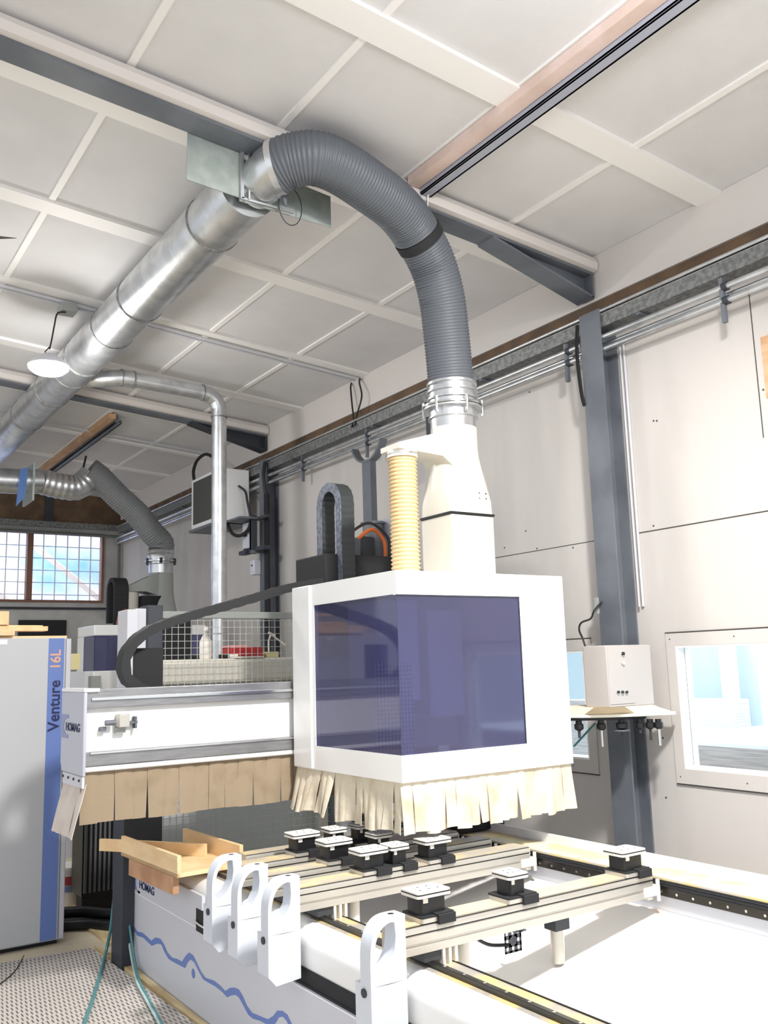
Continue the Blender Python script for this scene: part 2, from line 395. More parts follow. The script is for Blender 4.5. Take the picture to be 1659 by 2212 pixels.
# ceiling rails carrying hoses (timber + steel channel, running in depth)
CHANL = mat('channel_paint', (168,172,186), .5)
def cable_rail(y0, y1, lab, wood):
    t = thing('ceiling_rail', (2.93, y0, 4.4), lab, 'rail')
    z = cz(2.9)
    make('timber', MB().box(2.84, 2.92, y0, y1, z-.065, z-.013), wood, t)
    m_ = MB(); m_.box(2.925, 3.00, y0+.05, y1, z-.10, z-.085); m_.box(2.925,2.94,y0+.05,y1,z-.10,z-.02); m_.box(2.985,3.0,y0+.05,y1,z-.10,z-.06)
    make('channel', m_, CHANL if y0 < 5 else STEEL, t, bevel=.002)
    return t
cable_rail(.2, 3.88, 'pale timber and grey channel rail under the ceiling at the top right', PINKWOOD)
cable_rail(9.45, 12.7, 'brown timber and dark channel rail hung far back under the ceiling', TIMBER)

# ================================================================ SERVICES ALONG THE RIGHT WALL
t = thing('cable_tray', (4.3, 6, 3.83), 'perforated grey cable tray along the top of the right wall', 'cable tray')
m_ = MB(); m_.box(4.27, 4.385, -.4, 13.6, 3.83, 3.835); m_.box(4.27, 4.275, -.4, 13.6, 3.835, 3.915); 
make('tray', m_, GALVD, t)
for i in range(9): y = .5+i*1.5; make('bracket', MB().box(4.275,XW-.003,y,y+.03,3.815,3.83), STEEL, t)
def pipe(name, x, z, r, lab, y0=-.4, y1=13.7, m=GALV): return solo(name, MB().tube([(x,y0,z),(x,(y0+y1)/2,z),(x,y1,z)], r, 14), m, (x,y0,z), lab, 'pipe')
pipe('steel_pipe', 4.265, 3.935, .011, 'thin bright conduit along the outer edge of the cable tray')
pipe('steel_pipe', 4.28, 3.765, .019, 'upper galvanised pipe just below the cable tray')
pipe('steel_pipe', 4.33, 3.735, .013, 'thin galvanised pipe between the upper and lower wall pipes')
pipe('steel_pipe', 4.28, 3.685, .017, 'lower galvanised pipe along the right wall below the tray')
for i, y in enumerate((2.92, 4.13, 6.6, 7.78, 9.3)):
    t = thing('pipe_hanger', (4.28, y, 3.6), ['pipe hanger with stub nearest the right edge of the photo','pipe hanger with stub beside the near wall column','pipe hanger with stub above the forked post','pipe hanger with stub left of the forked post','pipe hanger with stub beside the heater'][i], 'pipe bracket', 'pipe hangers under the cable tray')
    make('stub', MB().box(4.265,4.29,y-.012,y+.012,3.56,3.82), STEEL, t)
    for z in (3.765, 3.685): make('clamp', MB().cyl((4.28,y-.035,z),(4.28,y-.005,z),.026,14), DKSTEEL, t)
cords = MB()
for p in (((4.38,7.0,4.37),(4.34,6.95,4.3),(4.32,6.9,4.12),(4.3,6.85,3.98),(4.25,6.8,3.88)), ((4.38,6.85,4.37),(4.33,6.78,4.3),(4.3,6.7,4.15),(4.28,6.75,4.0),(4.25,6.75,3.88)),):
    solo('hanging_cable', MB().tube(smoothpath(p), .008, 8), BLACK, p[0], 'black cable dropping from the ceiling conduit to the tray' , 'cable', 'two black cables dropping to the tray')
# ceiling conduits
for (y, zz, x0, x1, lab) in ((6.80,.045,-2.0,4.33,'thin conduit clipped under the ceiling, nearer of the pair by the lamp'),(6.86,.045,-2.0,4.33,'thin conduit clipped under the ceiling, farther of the pair by the lamp'),(10.2,.04,-1,4.32,'thin conduit under the ceiling far back behind the timber rail')):
    solo('ceiling_conduit', MB().tube([(x0,y,cz(x0)-zz),(x1,y,cz(x1)-zz)], .011, 8), LGREY, (x0,y,cz(x0)-zz), lab, 'conduit')
solo('junction_box', MB().box(1.66,1.78,6.76,6.9,cz(1.7)-.12,cz(1.7)-.06), GREYP, (1.7,6.8,4.5), 'small grey junction box on the ceiling conduit above the lamp', 'junction box', bevel=.005)
# high-bay lamp
lt = thing('high_bay_lamp', (1.56,6.85,4.06), 'glowing high bay lamp hanging by a black cord left of the duct', 'lamp')
make('cord', MB().tube(smoothpath([(1.70,6.80,4.47),(1.64,6.80,4.45),(1.62,6.8,4.35),(1.61,6.82,4.25),(1.6,6.84,4.17)]), .006, 8), BLACK, lt)
hk = [(1.6,6.85,4.19),(1.57,6.85,4.15),(1.6,6.85,4.12)]; make('hook', MB().tube(hk, .005, 8), DKSTEEL, lt)
make('housing', MB().tube([(1.6,6.85,4.13),(1.6,6.85,4.10),(1.6,6.85,4.06),(1.6,6.85,4.04)], [.05,.09,.14,.15], 28), LGREY, lt)
make('diffuser', MB().tube([(1.6,6.85,4.04),(1.6,6.85,4.02),(1.6,6.85,3.99)], [.145,.145,.11], 28), LAMPE, lt)

# ================================================================ MAIN DUCT
DX, DZ, DR = 1.972, 4.30, .163
t = thing('main_duct', (DX, 4.2, DZ), 'large galvanised suction duct running back under the ceiling', 'duct')
make('pipe', MB().tube([(DX,4.15+i*.5,DZ) for i in range(19)], DR, 48), GALV, t)
for y in (4.62, 5.88, 6.5, 7.25, 7.62, 8.25, 9.2):
    make('joint_ring', MB().tube([(DX,y-.012,DZ),(DX,y-.004,DZ),(DX,y+.004,DZ),(DX,y+.012,DZ)], [DR+.001,DR+.007,DR+.007,DR+.001], 48), GALVD, t)
bcol = smoothpath([(DX+.035,4.14,DZ+.01),(DX+.045,4.06,DZ+.015),(DX+.055,3.98,DZ+.025),(DX+.075,3.91,DZ+.035)], 4)
make('elbow', MB().tube(bcol, [.126]*8+[.131]*(len(bcol)-8), 40), GALV, t)
# plate with slide gate between duct and hose
t = thing('blast_gate', (1.98, 4.08, 4.19), 'grey galvanised slide gate plate between duct and grey hose', 'slide gate')
m_ = MB(); yg = 4.075
m_.prism([(1.595,4.205),(1.90,4.185),(1.90,4.50),(1.60,4.525)], 'y', yg, yg+.006)
m_.prism([(1.90,4.185),(2.46,4.178),(2.46,4.365),(1.90,4.42)], 'y', yg+.03, yg+.036)
make('plate', m_, GALVP, t)
m_ = MB(); m_.box(1.885,1.905,yg-.02,yg,4.175,4.52); m_.box(1.925,1.935,yg-.03,yg,4.175,4.52); m_.box(1.60,1.90,yg-.012,yg,4.495,4.51); m_.box(1.89,2.2,yg-.02,yg-.005,4.172,4.184)
make('guide_frame', m_, GALV, t, bevel=.001)
lp = [(2.17+.07*math.cos(a),yg-.03,4.20+.11*math.sin(a)) for a in [2*PI*i/20 for i in range(21)]]
make('wire_loop', MB().tube(lp, .003, 6), DKSTEEL, t)
make('lever', MB().prism([(2.09,4.28),(2.13,4.28),(2.135,4.18),(2.12,4.18)], 'y', yg-.06, yg-.05), STEEL, t)
make('bolt', MB().cyl((1.91,yg-.05,4.52),(1.91,yg+.0,4.52),.014,10), DKSTEEL, t)

# ================================================================ BIG GREY HOSE
hp = [(2.035,3.93,4.33),(2.085,3.87,4.35),(2.19,3.80,4.36),(2.34,3.79,4.345),(2.53,3.82,4.31),(2.74,3.87,4.27),(2.91,3.935,4.205),(3.07,3.99,4.07),(3.165,4.03,3.89),(3.225,4.075,3.68),(3.262,4.105,3.5),(3.28,4.12,3.38)]
hpth = smoothpath(hp, 14)
t = thing('suction_hose', (3.28, 4.12, 3.38), 'large ribbed grey suction hose arching from duct to white hood', 'hose')
make('hose', corrug(hpth, .139, .019, .0065, 44), HOSEG, t, ang=80)
for i in (0,): make('end_collar', MB().tube([hpth[0]-Vector((.012,-.014,.002)), hpth[0]+Vector((.010,-.012,.002))], .142, 40), GALV, t)
sp = hpth[6*14+4]; sd = (hpth[6*14+6]-hpth[6*14+2]).normalized()
st = make('strap', MB().tube([sp-sd*.028, sp+sd*.028], .144, 40), BLACKM, t)
make('hook_chain', MB().tube([sp+Vector((.03,-.05,.13)), Vector((2.965,3.86,cz(2.96)-.09))], .004, 6), CHROME, st)
# collar stack on the hood
hx, hy = 3.285, 4.12
t = thing('hose_coupling', (hx, hy, 3.13), 'bright metal ring coupling with bolted clamps under the big grey hose', 'coupling')
prof = [(3.10,.137),(3.13,.137),(3.165,.138),(3.17,.150),(3.176,.150),(3.18,.138),(3.222,.140),(3.225,.178),(3.235,.178),(3.238,.140),(3.28,.142),(3.285,.153),(3.295,.153),(3.30,.142),(3.325,.142),(3.33,.154),(3.34,.154),(3.345,.142),(3.37,.142),(3.375,.150),(3.39,.150),(3.395,.140)]
make('collar', MB().tube([(hx,hy,p[0]) for p in prof], [p[1] for p in prof], 48), GALV, t)
make('clamp_ring', MB().tube([(hx,hy,3.238),(hx,hy,3.250)], .182, 48), CHROME, t)
for k_ in range(6):
    a = math.radians(200+k_*60); p = Vector((hx+.175*math.cos(a), hy+.175*math.sin(a), 3.235))
    b_ = make('clamp_bolt', MB().cyl(p+Vector((0,0,-.05)), p+Vector((0,0,.045)), .009, 8), CHROME, t)
# ================================================================ HOOD (part of the moving head)
EX0, EX1, EY0, EY1, EZ0, EZ1 = 2.54, 3.672, 3.69, 4.76, 1.19, 2.208
t = thing('machining_head', (3.1, 4.2, EZ0), 'white machining head enclosure with violet windows and fabric curtain', 'machine head')
# box shell with two windows: rings
def ringbox(mb, ax, a0, a1, o, i): return mb.ringprism([(o[0],o[2]),(o[1],o[2]),(o[1],o[3]),(o[0],o[3])], [(i[0],i[2]),(i[1],i[2]),(i[1],i[3]),(i[0],i[3])], ax, a0, a1)
T = .03
sh = MB(); sh.box(EX0,EX1,EY0,EY0+T,2.086,EZ1); sh.box(EX0,EX1,EY0,EY0+T,EZ0,1.317); sh.box(3.342,EX1,EY0,EY0+T,1.317,2.086)
make('front_panel', sh, WHITE, t)
sh = MB(); sh.box(EX0,EX0+T,EY0+T,4.545,2.090,EZ1); sh.box(EX0,EX0+T,EY0+T,4.545,EZ0,1.317); sh.box(EX0,EX0+T,4.518,4.545,1.317,2.090)
make('side_panel', sh, WHITE, t)
make('rear_side_panel', MB().box(EX0-.012, EX0+T, 4.548, EY1, EZ0+.0, EZ1+.0), WHITE, t, bevel=.008)
make('right_panel', MB().box(EX1-T, EX1, EY0+T, EY1, EZ0, EZ1), WHITE, t)
make('roof_panel', MB().box(EX0+T, EX1-T, EY0+T, EY1, EZ1-T, EZ1), WHITE, t)
make('front_window', MB().box(EX0+.003, 3.345, EY0+.003, EY0+.007, 1.314, 2.089), GLV, t)
make('side_window', MB().box(EX0+.003, EX0+.007, EY0+.0072, 4.521, 1.314, 2.095), GLV, t)
gk = MB(); gk.box(EX0,3.345,EY0-.001,EY0+.004,2.083,2.089); gk.box(3.337,3.343,EY0-.001,EY0+.004,1.317,2.083)
make('window_gasket', gk, DKSTEEL, t)
# insides seen through the glass
inn = MB(); inn.box(2.62,3.6,4.60,4.70,1.25,1.80)
make('inner_carriage', inn, LGREY, t)
inn = MB(); inn.box(2.62,3.6,4.50,4.70,1.80,1.86); inn.box(2.62,3.6,4.56,4.70,1.86,2.17)
make('inner_rail', inn, DKSTEEL, t)
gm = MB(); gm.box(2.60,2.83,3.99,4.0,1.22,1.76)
make('reflection_panel', gm, LGREY, t)  # pale panel added inside to imitate a fence reflection in the front glass
gm = MB()
for i in range(11): gm.box(2.61+.021*i,2.612+.021*i,3.986,3.989,1.22,1.76)
for i in range(24): gm.box(2.60,2.83,3.984,3.986,1.23+.022*i,1.232+.022*i)
make('reflection_mesh', gm, DKSTEEL, t)  # wire grid of the imitated fence reflection
inn = MB(); inn.box(2.75,3.0,4.15,4.5,1.55,2.1); inn.cyl((2.87,4.3,1.25),(2.87,4.3,1.55),.075,24); inn.box(3.1,3.35,4.2,4.5,1.45,2.05)
make('spindle_unit', inn, LGREY, t, bevel=.01)
# hood
hd = MB(); hd.box(3.127,3.437,3.975,4.262,2.19,2.575); make('hood_box', hd, CREAM, t, bevel=.006)
make('hood_seam', MB().box(3.122,3.442,3.970,4.267,2.575,2.588), BLACK, t)
fn = MB(); N = 40; rings = []
def sq(a, hxw, hyw):
    c, s = math.cos(a), math.sin(a); k_ = 1/max(abs(c)/hxw, abs(s)/hyw); return c*k_, s*k_
for zz, f in ((2.588,0),(2.66,.06),(2.76,.35),(2.86,.72),(2.93,.93),(2.98,1),(3.11,1)):
    r_ = []
    for i in range(N):
        a = 2*PI*(i+.5)/N; qx, qy = sq(a, .155, .1435); cx_, cyy = .1375*math.cos(a), .1375*math.sin(a)
        ox, oy = 3.282+(hx-3.282)*f, 4.1185+(hy-4.1185)*f
        r_.append((ox+qx*(1-f)+cx_*f, oy+qy*(1-f)+cyy*f, zz))
    rings.append(r_)
fn.add([p for r_ in rings for p in r_], [(i*N+k_, i*N+(k_+1)%N, (i+1)*N+(k_+1)%N, (i+1)*N+k_) for i in range(len(rings)-1) for k_ in range(N)])
make('hood_funnel', fn, CREAM, t, ang=50)
# side arm from the neck to the beige hose
am = MB(); ay0, ay1 = 3.985, 4.215
am.add([(3.30,hy-.138,3.11),(3.30,hy+.138,3.11),(2.80,4.18,2.955),(2.80,4.0,2.955),(3.24,hy-.138,2.80),(3.24,hy+.138,2.80),(3.12,hy-.10,2.915),(3.12,hy+.10,2.915),(2.80,4.18,2.925),(2.80,4.0,2.925)],
    [(0,1,2,3),(3,2,8,9),(6,9,8,7),(0,3,9,6,4),(1,5,7,8,2),(4,6,7,5),(0,4,5,1)])
make('hood_arm', am, CREAM, t)
bh = (2.885, 4.09)
make('arm_collar', MB().cyl((bh[0],bh[1],2.89),(bh[0],bh[1],2.925),.088,32), WPLAST, t)
make('hose_clip', MB().cyl((bh[0],bh[1],2.905),(bh[0],bh[1],2.912),.092,32), CHROME, t)
make('branch_hose', corrug([Vector((bh[0]-.0,bh[1],2.90-.01*i)) for i in range(68)], .083,        .0225, .010, 32, 6), HOSEB, t, ang=80).__setitem__('label','beige corrugated branch hose')
make('hose_socket', MB().tube([(bh[0],bh[1],2.20),(bh[0],bh[1],2.235),(bh[0],bh[1],2.24)], [.112,.108,.09], 36), WHITE, t)
# rivets and vertical highlight seam on hood
rv = MB()
for dx, dz in ((0,0),(.05,0),(0,-.03),(.05,-.03)): rv.cyl((3.34+dx,3.99,2.71+dz),(3.34+dx,3.975,2.708+dz),.004,8)
make('rivet', rv, DKSTEEL, t)
# curtain strips
def strip(x, y, w, z0, z1, along, m, parent, amp=.012, ph=0, splay=.0, name='curtain_strip', th=.003):
    mb = MB(); n = 8; nu = 4; vs = []
    for i in range(n+1):
        f = i/n; z = z1+(z0-z1)*f
        for j in range(nu+1):
            u = j/nu; a = x+(u-.5)*w if along == 'x' else y+(u-.5)*w
            o = (amp*math.sin(ph+u*PI*1.2+f*2.2)+splay)*f + .006*math.sin(u*PI)
            d = -.01*f*math.sin(ph*3)
            vs.append((a+d, y-o, z) if along == 'x' else (x-o, a+d, z))
    for s_ in (0, 1):
        off = len(vs)//(s_ or 1)
    base = list(vs); vs2 = [(p[0], p[1]+th, p[2]) if along == 'x' else (p[0]+th, p[1], p[2]) for p in base]
    L = len(base); W = nu+1; fs = []
    for i in range(n):
        for j in range(nu):
            a = i*W+j; fs += [(a,a+1,a+W+1,a+W),(L+a,L+a+W,L+a+W+1,L+a+1)]
    for i in range(n): fs += [(i*W,(i+1)*W,L+(i+1)*W,L+i*W),(i*W+nu,L+i*W+nu,L+(i+1)*W+nu,(i+1)*W+nu)]
    for j in range(nu): fs += [(j,L+j,L+j+1,j+1),(n*W+j,n*W+j+1,L+n*W+j+1,L+n*W+j)]
    mb.add(vs+vs2, fs)
    return make(name, mb, m, parent, ang=60)
n = 17; w_ = (EX1-EX0-.01)/n
for i in range(n):
    strip(EX0+.005+(i+.5)*w_, EY0+.02, w_*1.12, .95+.008*math.sin(i*2.1), EZ0+.02, 'x', LEATH, t, .012, i*1.7, .012+.006*(i%3))
n = 15; w_ = (EY1-EY0-.03)/n
for i in range(n):
    far = i > 8
    strip(EX0+.02, EY0+.03+(i+.5)*w_, w_*1.12, .95+.01*math.sin(i*1.3)+(.02 if far else 0), EZ0+.02, 'y', LEATH, t, .014, i*1.3, .012+.006*(i%2)+(.05 if far else 0))
# ---- energy chain loop, motor and cabinet behind the head
def chain(pts, nrm, w, th, parent, m=DKGREY, pitch=.045):
    P_ = resample(smoothpath(pts, 10), pitch/3)
    tt = [th if i % 3 else th*.86 for i in range(len(P_))]
    return make('chain_links', MB().band(P_, nrm, w, tt), m, parent, ang=20)
t = thing('cable_chain', (3.05, 5.1, 2.25), 'upright looped dark cable chain behind the white machining head', 'cable chain')
lp = [(3.05,4.985,2.22),(3.05,4.985,2.45),(3.05,4.985,2.70)]
lp += [(3.05, 5.105+.12*math.cos(a), 2.80+.13*math.sin(a)) for a in [PI*i/8+PI for i in range(0)]]
a_ = [PI*i/6 for i in range(0,7)]
lp += [(3.05, 5.11-.125*math.cos(a), 2.79+.125*math.sin(a)) for a in a_]
lp += [(3.05,5.235,2.70),(3.05,5.235,2.45),(3.05,5.235,2.36)]
chain(lp, (1,0,0), .10, .055, t)
sd_ = MB().band(resample(smoothpath(lp,10),.02), (1,0,0), .006, .062); sd_.v = [p+Vector((-.054,0,0)) for p in sd_.v]
make('chain_side', sd_, mat('chain_edge', (120,126,138), .6, col2=(84,90,104), nscale=40), t)
t = thing('head_drive', (3.4, 5.3, 2.1), 'black drive motor unit with orange cable beside the looped chain', 'motor')
make('base', MB().box(2.9,3.5,5.0,5.4,2.05,2.46), BLACKM, t, bevel=.01)
make('motor_body', MB().box(3.30,3.42,5.2,5.38,2.46,2.62), DKSTEEL, t, bevel=.015)
make('cylinder', MB().cyl((3.50,5.35,2.40),(3.50,5.35,2.73),.075,24), STEEL, t)
make('flange', MB().cyl((3.50,5.35,2.73),(3.50,5.35,2.745),.09,24), STEEL, t)
make('cable', MB().tube(smoothpath([(3.28,5.2,2.60),(3.36,5.15,2.66),(3.42,5.1,2.58),(3.43,5.1,2.46)]), .013, 8), ORC, t)
make('lead', MB().tube(smoothpath([(3.22,5.2,2.64),(3.33,5.13,2.70),(3.44,5.08,2.60),(3.45,5.08,2.46)]), .01, 8), BLACK, t)
solo('head_cabinet', MB().box(3.56,3.80,5.2,5.5,1.7,2.77), BLUEGREY, (3.7,5.35,1.7), 'grey blue upright cabinet behind the beige hose', 'cabinet', bevel=.008)

# ================================================================ GANTRY BEAM
GY = 4.80
BR = mat('brushed_rail', (156,156,158), .34, .7, col2=(144,144,146), nscale=8, stretch=(1,8,8))
t = thing('gantry_beam', (2.6, 5.0, 1.2), 'white gantry beam with metal rails and a grey end cap reading HOMAG', 'gantry')
make('beam', MB().box(1.36,3.9,GY+.015,5.19,1.30,1.60), WHITE, t)
r_ = MB(); r_.box(1.35,3.9,GY-.01,4.90,1.602,1.668); r_.box(1.35,3.9,GY-.02,GY+.02,1.572,1.628)
make('upper_rail', r_, BR, t, bevel=.003)
make('upper_guide', MB().box(1.38,3.9,GY-.032,GY-.02,1.612,1.624), CHROME, t)
r_ = MB(); r_.box(1.35,3.9,GY-.018,GY+.02,1.285,1.355)
make('lower_rail', r_, BR, t, bevel=.003)
make('lower_guide', MB().box(1.38,3.9,GY-.03,GY-.018,1.345,1.353), CHROME, t)
make('bottom_trim', MB().cyl((1.345,GY-.005,1.268),(3.9,GY-.005,1.268),.014,12), WHITE, t)
cap = make('end_cap', MB().prism([(4.775,1.655),(5.205,1.655),(5.205,1.28),(5.17,1.235),(4.775,1.235)], 'x', 1.342, 1.36), BLUEGREY, t, bevel=.008)
make('cap_top', MB().box(1.342,1.42,4.775,5.205,1.655,1.672), WHITE, t)
make('cap_screw', (lambda q: [q.cyl((1.337,4.83+.1*i,1.215),(1.343,4.83+.1*i,1.215),.007,8) for i in range(4)] and q)(MB()), DKSTEEL, t)
make('cap_skirt', MB().box(1.343,1.355,4.78,5.15,1.18,1.235), LGREY, t)
lg = MB()
xq = 1.3412
lg.prism([(5.203,1.535),(5.055,1.535),(5.055,1.516)]+[(5.080+.066*math.sin(math.radians(a)), 1.474+.042*math.cos(math.radians(a))) for a in range(0,181,10)]+[(5.055,1.432),(5.055,1.413),(5.203,1.413)], 'x', xq-.0012, xq)
make('emblem', lg, LOGOG, cap)
hb_ = onX(142,1577,xq); hr_ = onX(171,1581,xq); ht_ = onX(142,1560,xq); hs = (ht_.z-hb_.z)/.70
text('lettering', 'HOMAG', hs, NAVY, cap, frameM((xq-.0008,hb_.y,hb_.z),(0,-1,0),(0,0,1)), xs=abs(hb_.y-hr_.y)/(hs*3.55))
# fixture on the beam (switch block)
fx = make('switch_block', MB().box(1.515,1.57,GY-.055,GY+.015,1.47,1.535), ALU, t, bevel=.003)
make('holder', MB().box(1.51,1.56,GY-.02,GY+.014,1.44,1.47), GREYP, fx)
make('plunger', MB().cyl((1.45,GY-.03,1.495),(1.50,GY-.03,1.495),.014,12).box(1.43,1.46,GY-.02,GY+.015,1.455,1.475), STEEL, fx)
make('catch', MB().box(1.57,1.62,GY-.03,GY+.01,1.485,1.497).box(1.605,1.615,GY-.035,GY+.01,1.46,1.52), STEEL, fx)
# strips under the beam
n = 26; w_ = (3.6-1.345)/n
for i in range(n):
    strip(1.345+(i+.5)*w_, GY+.012+.004*(i%2), w_*1.05, 1.0+.004*math.sin(i), 1.262, 'x', LEATHD, t, .003, i*.9, 0)
for i in range(4):
    strip(1.362, 4.83+i*.095, .11, .94, 1.2, 'y', LEATHW, t, .008, i, .06)
# dark chain arc on top of the beam
t = thing('cable_chain', (1.7, 5.0, 1.68), 'long dark cable chain arcing from the head down onto the gantry beam', 'cable chain')
YC = 4.97
arcp = [onY(px, py, YC) for px, py in ((690,1258),(625,1270),(555,1290),(474,1313),(400,1334),(335,1356),(303,1374),(280,1398),(267,1425),(268,1452),(280,1473))]
arcp += [Vector((1.80,YC,1.632)), Vector((2.2,YC,1.630)), Vector((2.5,YC,1.630))]
chain(arcp, (0,1,0), .10, .052, t, mat('chain_black', (24,27,28), .65), pitch=.09)
make('guide_plate', MB().box(1.69,1.86,5.06,5.075,1.60,1.88), BLACKM, t)
# black drive block and grey housings on the beam
t = thing('beam_housing', (1.8, 5.2, 1.67), 'grey and white upright housings standing behind the dark chain arc', 'housing')
make('housing', MB().box(1.86,1.93,5.7,5.9,1.2,2.14), LGREY, t, bevel=.006)
make('housing', MB().box(2.0,2.10,5.72,5.9,1.2,2.17), DKSTEEL, t, bevel=.006)
make('housing', MB().box(1.93,2.0,5.75,5.9,1.2,2.15), LGREY, t, bevel=.006)
make('lower_box', MB().box(1.86,2.10,5.7,5.9,0,1.2), DKSTEEL, t)

# ================================================================ MESH FENCE AND THINGS BEHIND
FY = 6.4
t = thing('mesh_fence', (2.8, FY, 0), 'wire mesh safety fence with grey top rail behind the gantry', 'fence')
make('top_rail', MB().box(2.22,3.75,FY-.02,FY+.03,2.125,2.175), GREYP, t, bevel=.004)
make('post', MB().box(2.22,2.26,FY-.02,FY+.03,0,2.125), STEEL, t)
make('post', MB().box(3.71,3.75,FY-.02,FY+.03,0,2.125), STEEL, t)
fm = MB()
for i in range(30): x = 2.27+i*.049; fm.box(x-.0018,x+.0018,FY,FY+.004,.15,2.13)
for i in range(40): z = .16+i*.05; fm.box(2.26,3.71,FY-.004,FY,z-.0018,z+.0018)
make('wire_mesh', fm, MESHW, t)
t = thing('shelf_cabinet', (2.9,6.9,0), 'long pale cabinet top with rounded corners behind the mesh fence', 'cabinet')
make('top_box', MB().box(2.33,3.72,6.6,7.1,1.645,1.83), CREAM, t, bevel=.03)
make('carcass', MB().box(2.45,3.7,6.7,7.05,.0,1.645), GREYP, t)
make('side_panel', MB().box(2.36,3.7,6.56,6.60,.02,1.0), mat('dull_board', (196,200,202), .6), t)
make('plywood_end', MB().box(2.24,2.35,6.56,6.62,.02,1.0), WOODD, t)
bx = .0
def P(px, py, Y): return onY(px, py, Y)
ZT = 1.832; YS = 6.75
b0 = P(444, 1425, YS); bt = thing('spray_bottle', (b0.x,YS,ZT), 'cream plastic bottle with narrow neck on the cabinet behind the fence', 'bottle')
make('body', MB().tube([(b0.x,YS,ZT),(b0.x,YS,ZT+.02),(b0.x,YS,ZT+.13),(b0.x,YS,ZT+.16),(b0.x,YS,ZT+.19),(b0.x,YS,ZT+.215)], [.045,.048,.048,.034,.018,.016], 24), WPLAST, bt)
make('cap', MB().cyl((b0.x,YS,ZT+.215),(b0.x,YS,ZT+.25),.02,16), WPLAST, bt)
b1 = P(527, 1420, YS)
rc = thing('red_case', (b1.x,YS,ZT), 'red plastic case with pale lid beside the bottle', 'case')
make('case_body', MB().box(b1.x-.15,b1.x+.13,YS-.08,YS+.1,ZT,ZT+.085), RED, rc, bevel=.008)
make('lid', MB().box(b1.x-.155,b1.x-.01,YS-.085,YS+.1,ZT+.085,ZT+.1), mat('pale_red', (226,150,146), .5), rc, bevel=.004)
b2 = P(583, 1418, YS)
yc = solo('yellow_carton', MB().box(b2.x-.06,b2.x+.05,YS-.06,YS+.05,ZT,ZT+.045), YEL, (b2.x,YS,ZT), 'small yellow carton right of the red case', 'carton', bevel=.003)
wr = thing('white_clamp_tool', (b2.x,YS,ZT+.046), 'white hooked hand tool standing on the yellow carton', 'tool')
make('stem', MB().tube(smoothpath([(b2.x-.01,YS,ZT+.047),(b2.x-.01,YS,ZT+.13),(b2.x+.01,YS,ZT+.18)]), .007, 8), WPLAST, wr)
make('arm', MB().tube([(b2.x+.015,YS,ZT+.185),(b2.x+.14,YS,ZT+.10)], .007, 8).tube([(b2.x-.01,YS,ZT+.20),(b2.x+.05,YS,ZT+.175)], .010, 8), WPLAST, wr)
b3 = P(485, 1425, YS-.05)
for i, (dx, m_) in enumerate(((-.03,BLACKM),(.05,WPLAST),(-.28,BLACKM))):
    solo('small_fitting', MB().tube([(b3.x+dx,YS-.06,ZT+.018),(b3.x+dx+.05,YS-.08,ZT+.018)], .018, 12).cyl((b3.x+dx,YS-.06,ZT),(b3.x+dx,YS-.06,ZT+.03),.022,12), m_, (b3.x+dx,YS-.06,ZT),
        ['black pipe fitting lying between bottle and red case','white pipe fitting lying in front of the red case','black fitting lying left of the cream bottle'][i], 'fitting')
solo('flat_tray', MB().box(b3.x+.04,b3.x+.3,YS-.14,YS-.095,ZT,ZT+.012), WPLAST, (b3.x+.1,YS-.12,ZT), 'thin white strip lying at the front edge of the cabinet top', 'strip')
solo('dark_machine', MB().box(2.88,3.22,8.0,8.6,0,2.28), BLACKM, (2.9,8.3,0), 'black machine cabinet seen through the mesh fence', 'machine', bevel=.02)

# ================================================================ VERTICAL DUCT
vx, vy = 3.305, 7.6
t = thing('branch_duct', (vx, vy, 0), 'slim galvanised pipe rising vertically then bending to the main duct', 'duct')
make('riser', MB().tube([(vx,vy,0),(vx,vy,1.5),(vx,vy,3),(vx,vy,4.06)], .068, 28), GALV, t)
zz = 4.24
el = [(vx,vy,4.06),(vx,vy,4.13),(vx-.03,vy,4.20),(vx-.09,vy,4.245),(vx-.17,vy,4.26)]
make('elbow', MB().tube(el, .071, 28), GALV, t, ang=15)
make('run', MB().tube([(vx-.17,vy,4.26),(2.48,vy,4.285)], .066, 28), GALV, t)
make('elbow', MB().tube(smoothpath([(2.49,vy,4.285),(2.38,vy+.01,4.285),(2.25,vy+.06,4.27),(2.06,vy+.2,4.28)],3), .072, 28), GALV, t, ang=15)
for p, q in (((vx,vy,2.055),(vx,vy,2.065)),((2.50,vy,4.285),(2.49,vy,4.285)),((2.39,vy,4.285),(2.38,vy,4.285)),((vx-.16,vy,4.26),(vx-.17,vy,4.26)),((vx,vy,4.04),(vx,vy,4.05))):
    make('clamp_band', MB().cyl(p,q,.077,28), GALVD, t)

# ================================================================ HEATER on the wall
t = thing('unit_heater', (4.0,9.3,3.3), 'hung white heater box with dark grille on brackets by the column', 'heater')
make('casing', MB().box(3.9,4.25,8.95,9.75,3.32,3.90), WHITE, t, bevel=.01)
make('grille', MB().box(3.893,3.9,9.05,9.68,3.37,3.86), GRILL, t)
make('bracket', MB().box(3.88,4.25,8.9,9.78,3.29,3.32).box(3.95,4.2,8.55,8.95,3.29,3.31).box(4.1,4.13,8.6,8.63,2.95,3.29).box(4.08,4.3,8.55,8.58,2.93,2.96), STEEL, t)
make('hose', MB().tube(smoothpath([(3.92,9.72,3.90),(3.92,9.74,4.02),(3.92,9.62,4.12),(3.93,9.4,4.14),(3.95,9.2,4.05),(3.98,9.1,3.95)]), .018, 10), BLACKM, t)
make('hose', MB().tube(smoothpath([(4.0,9.0,3.32),(4.02,8.9,3.18),(4.06,8.78,3.14),(4.1,8.66,3.2),(4.12,8.62,3.34)]), .018, 10), BLACKM, t)
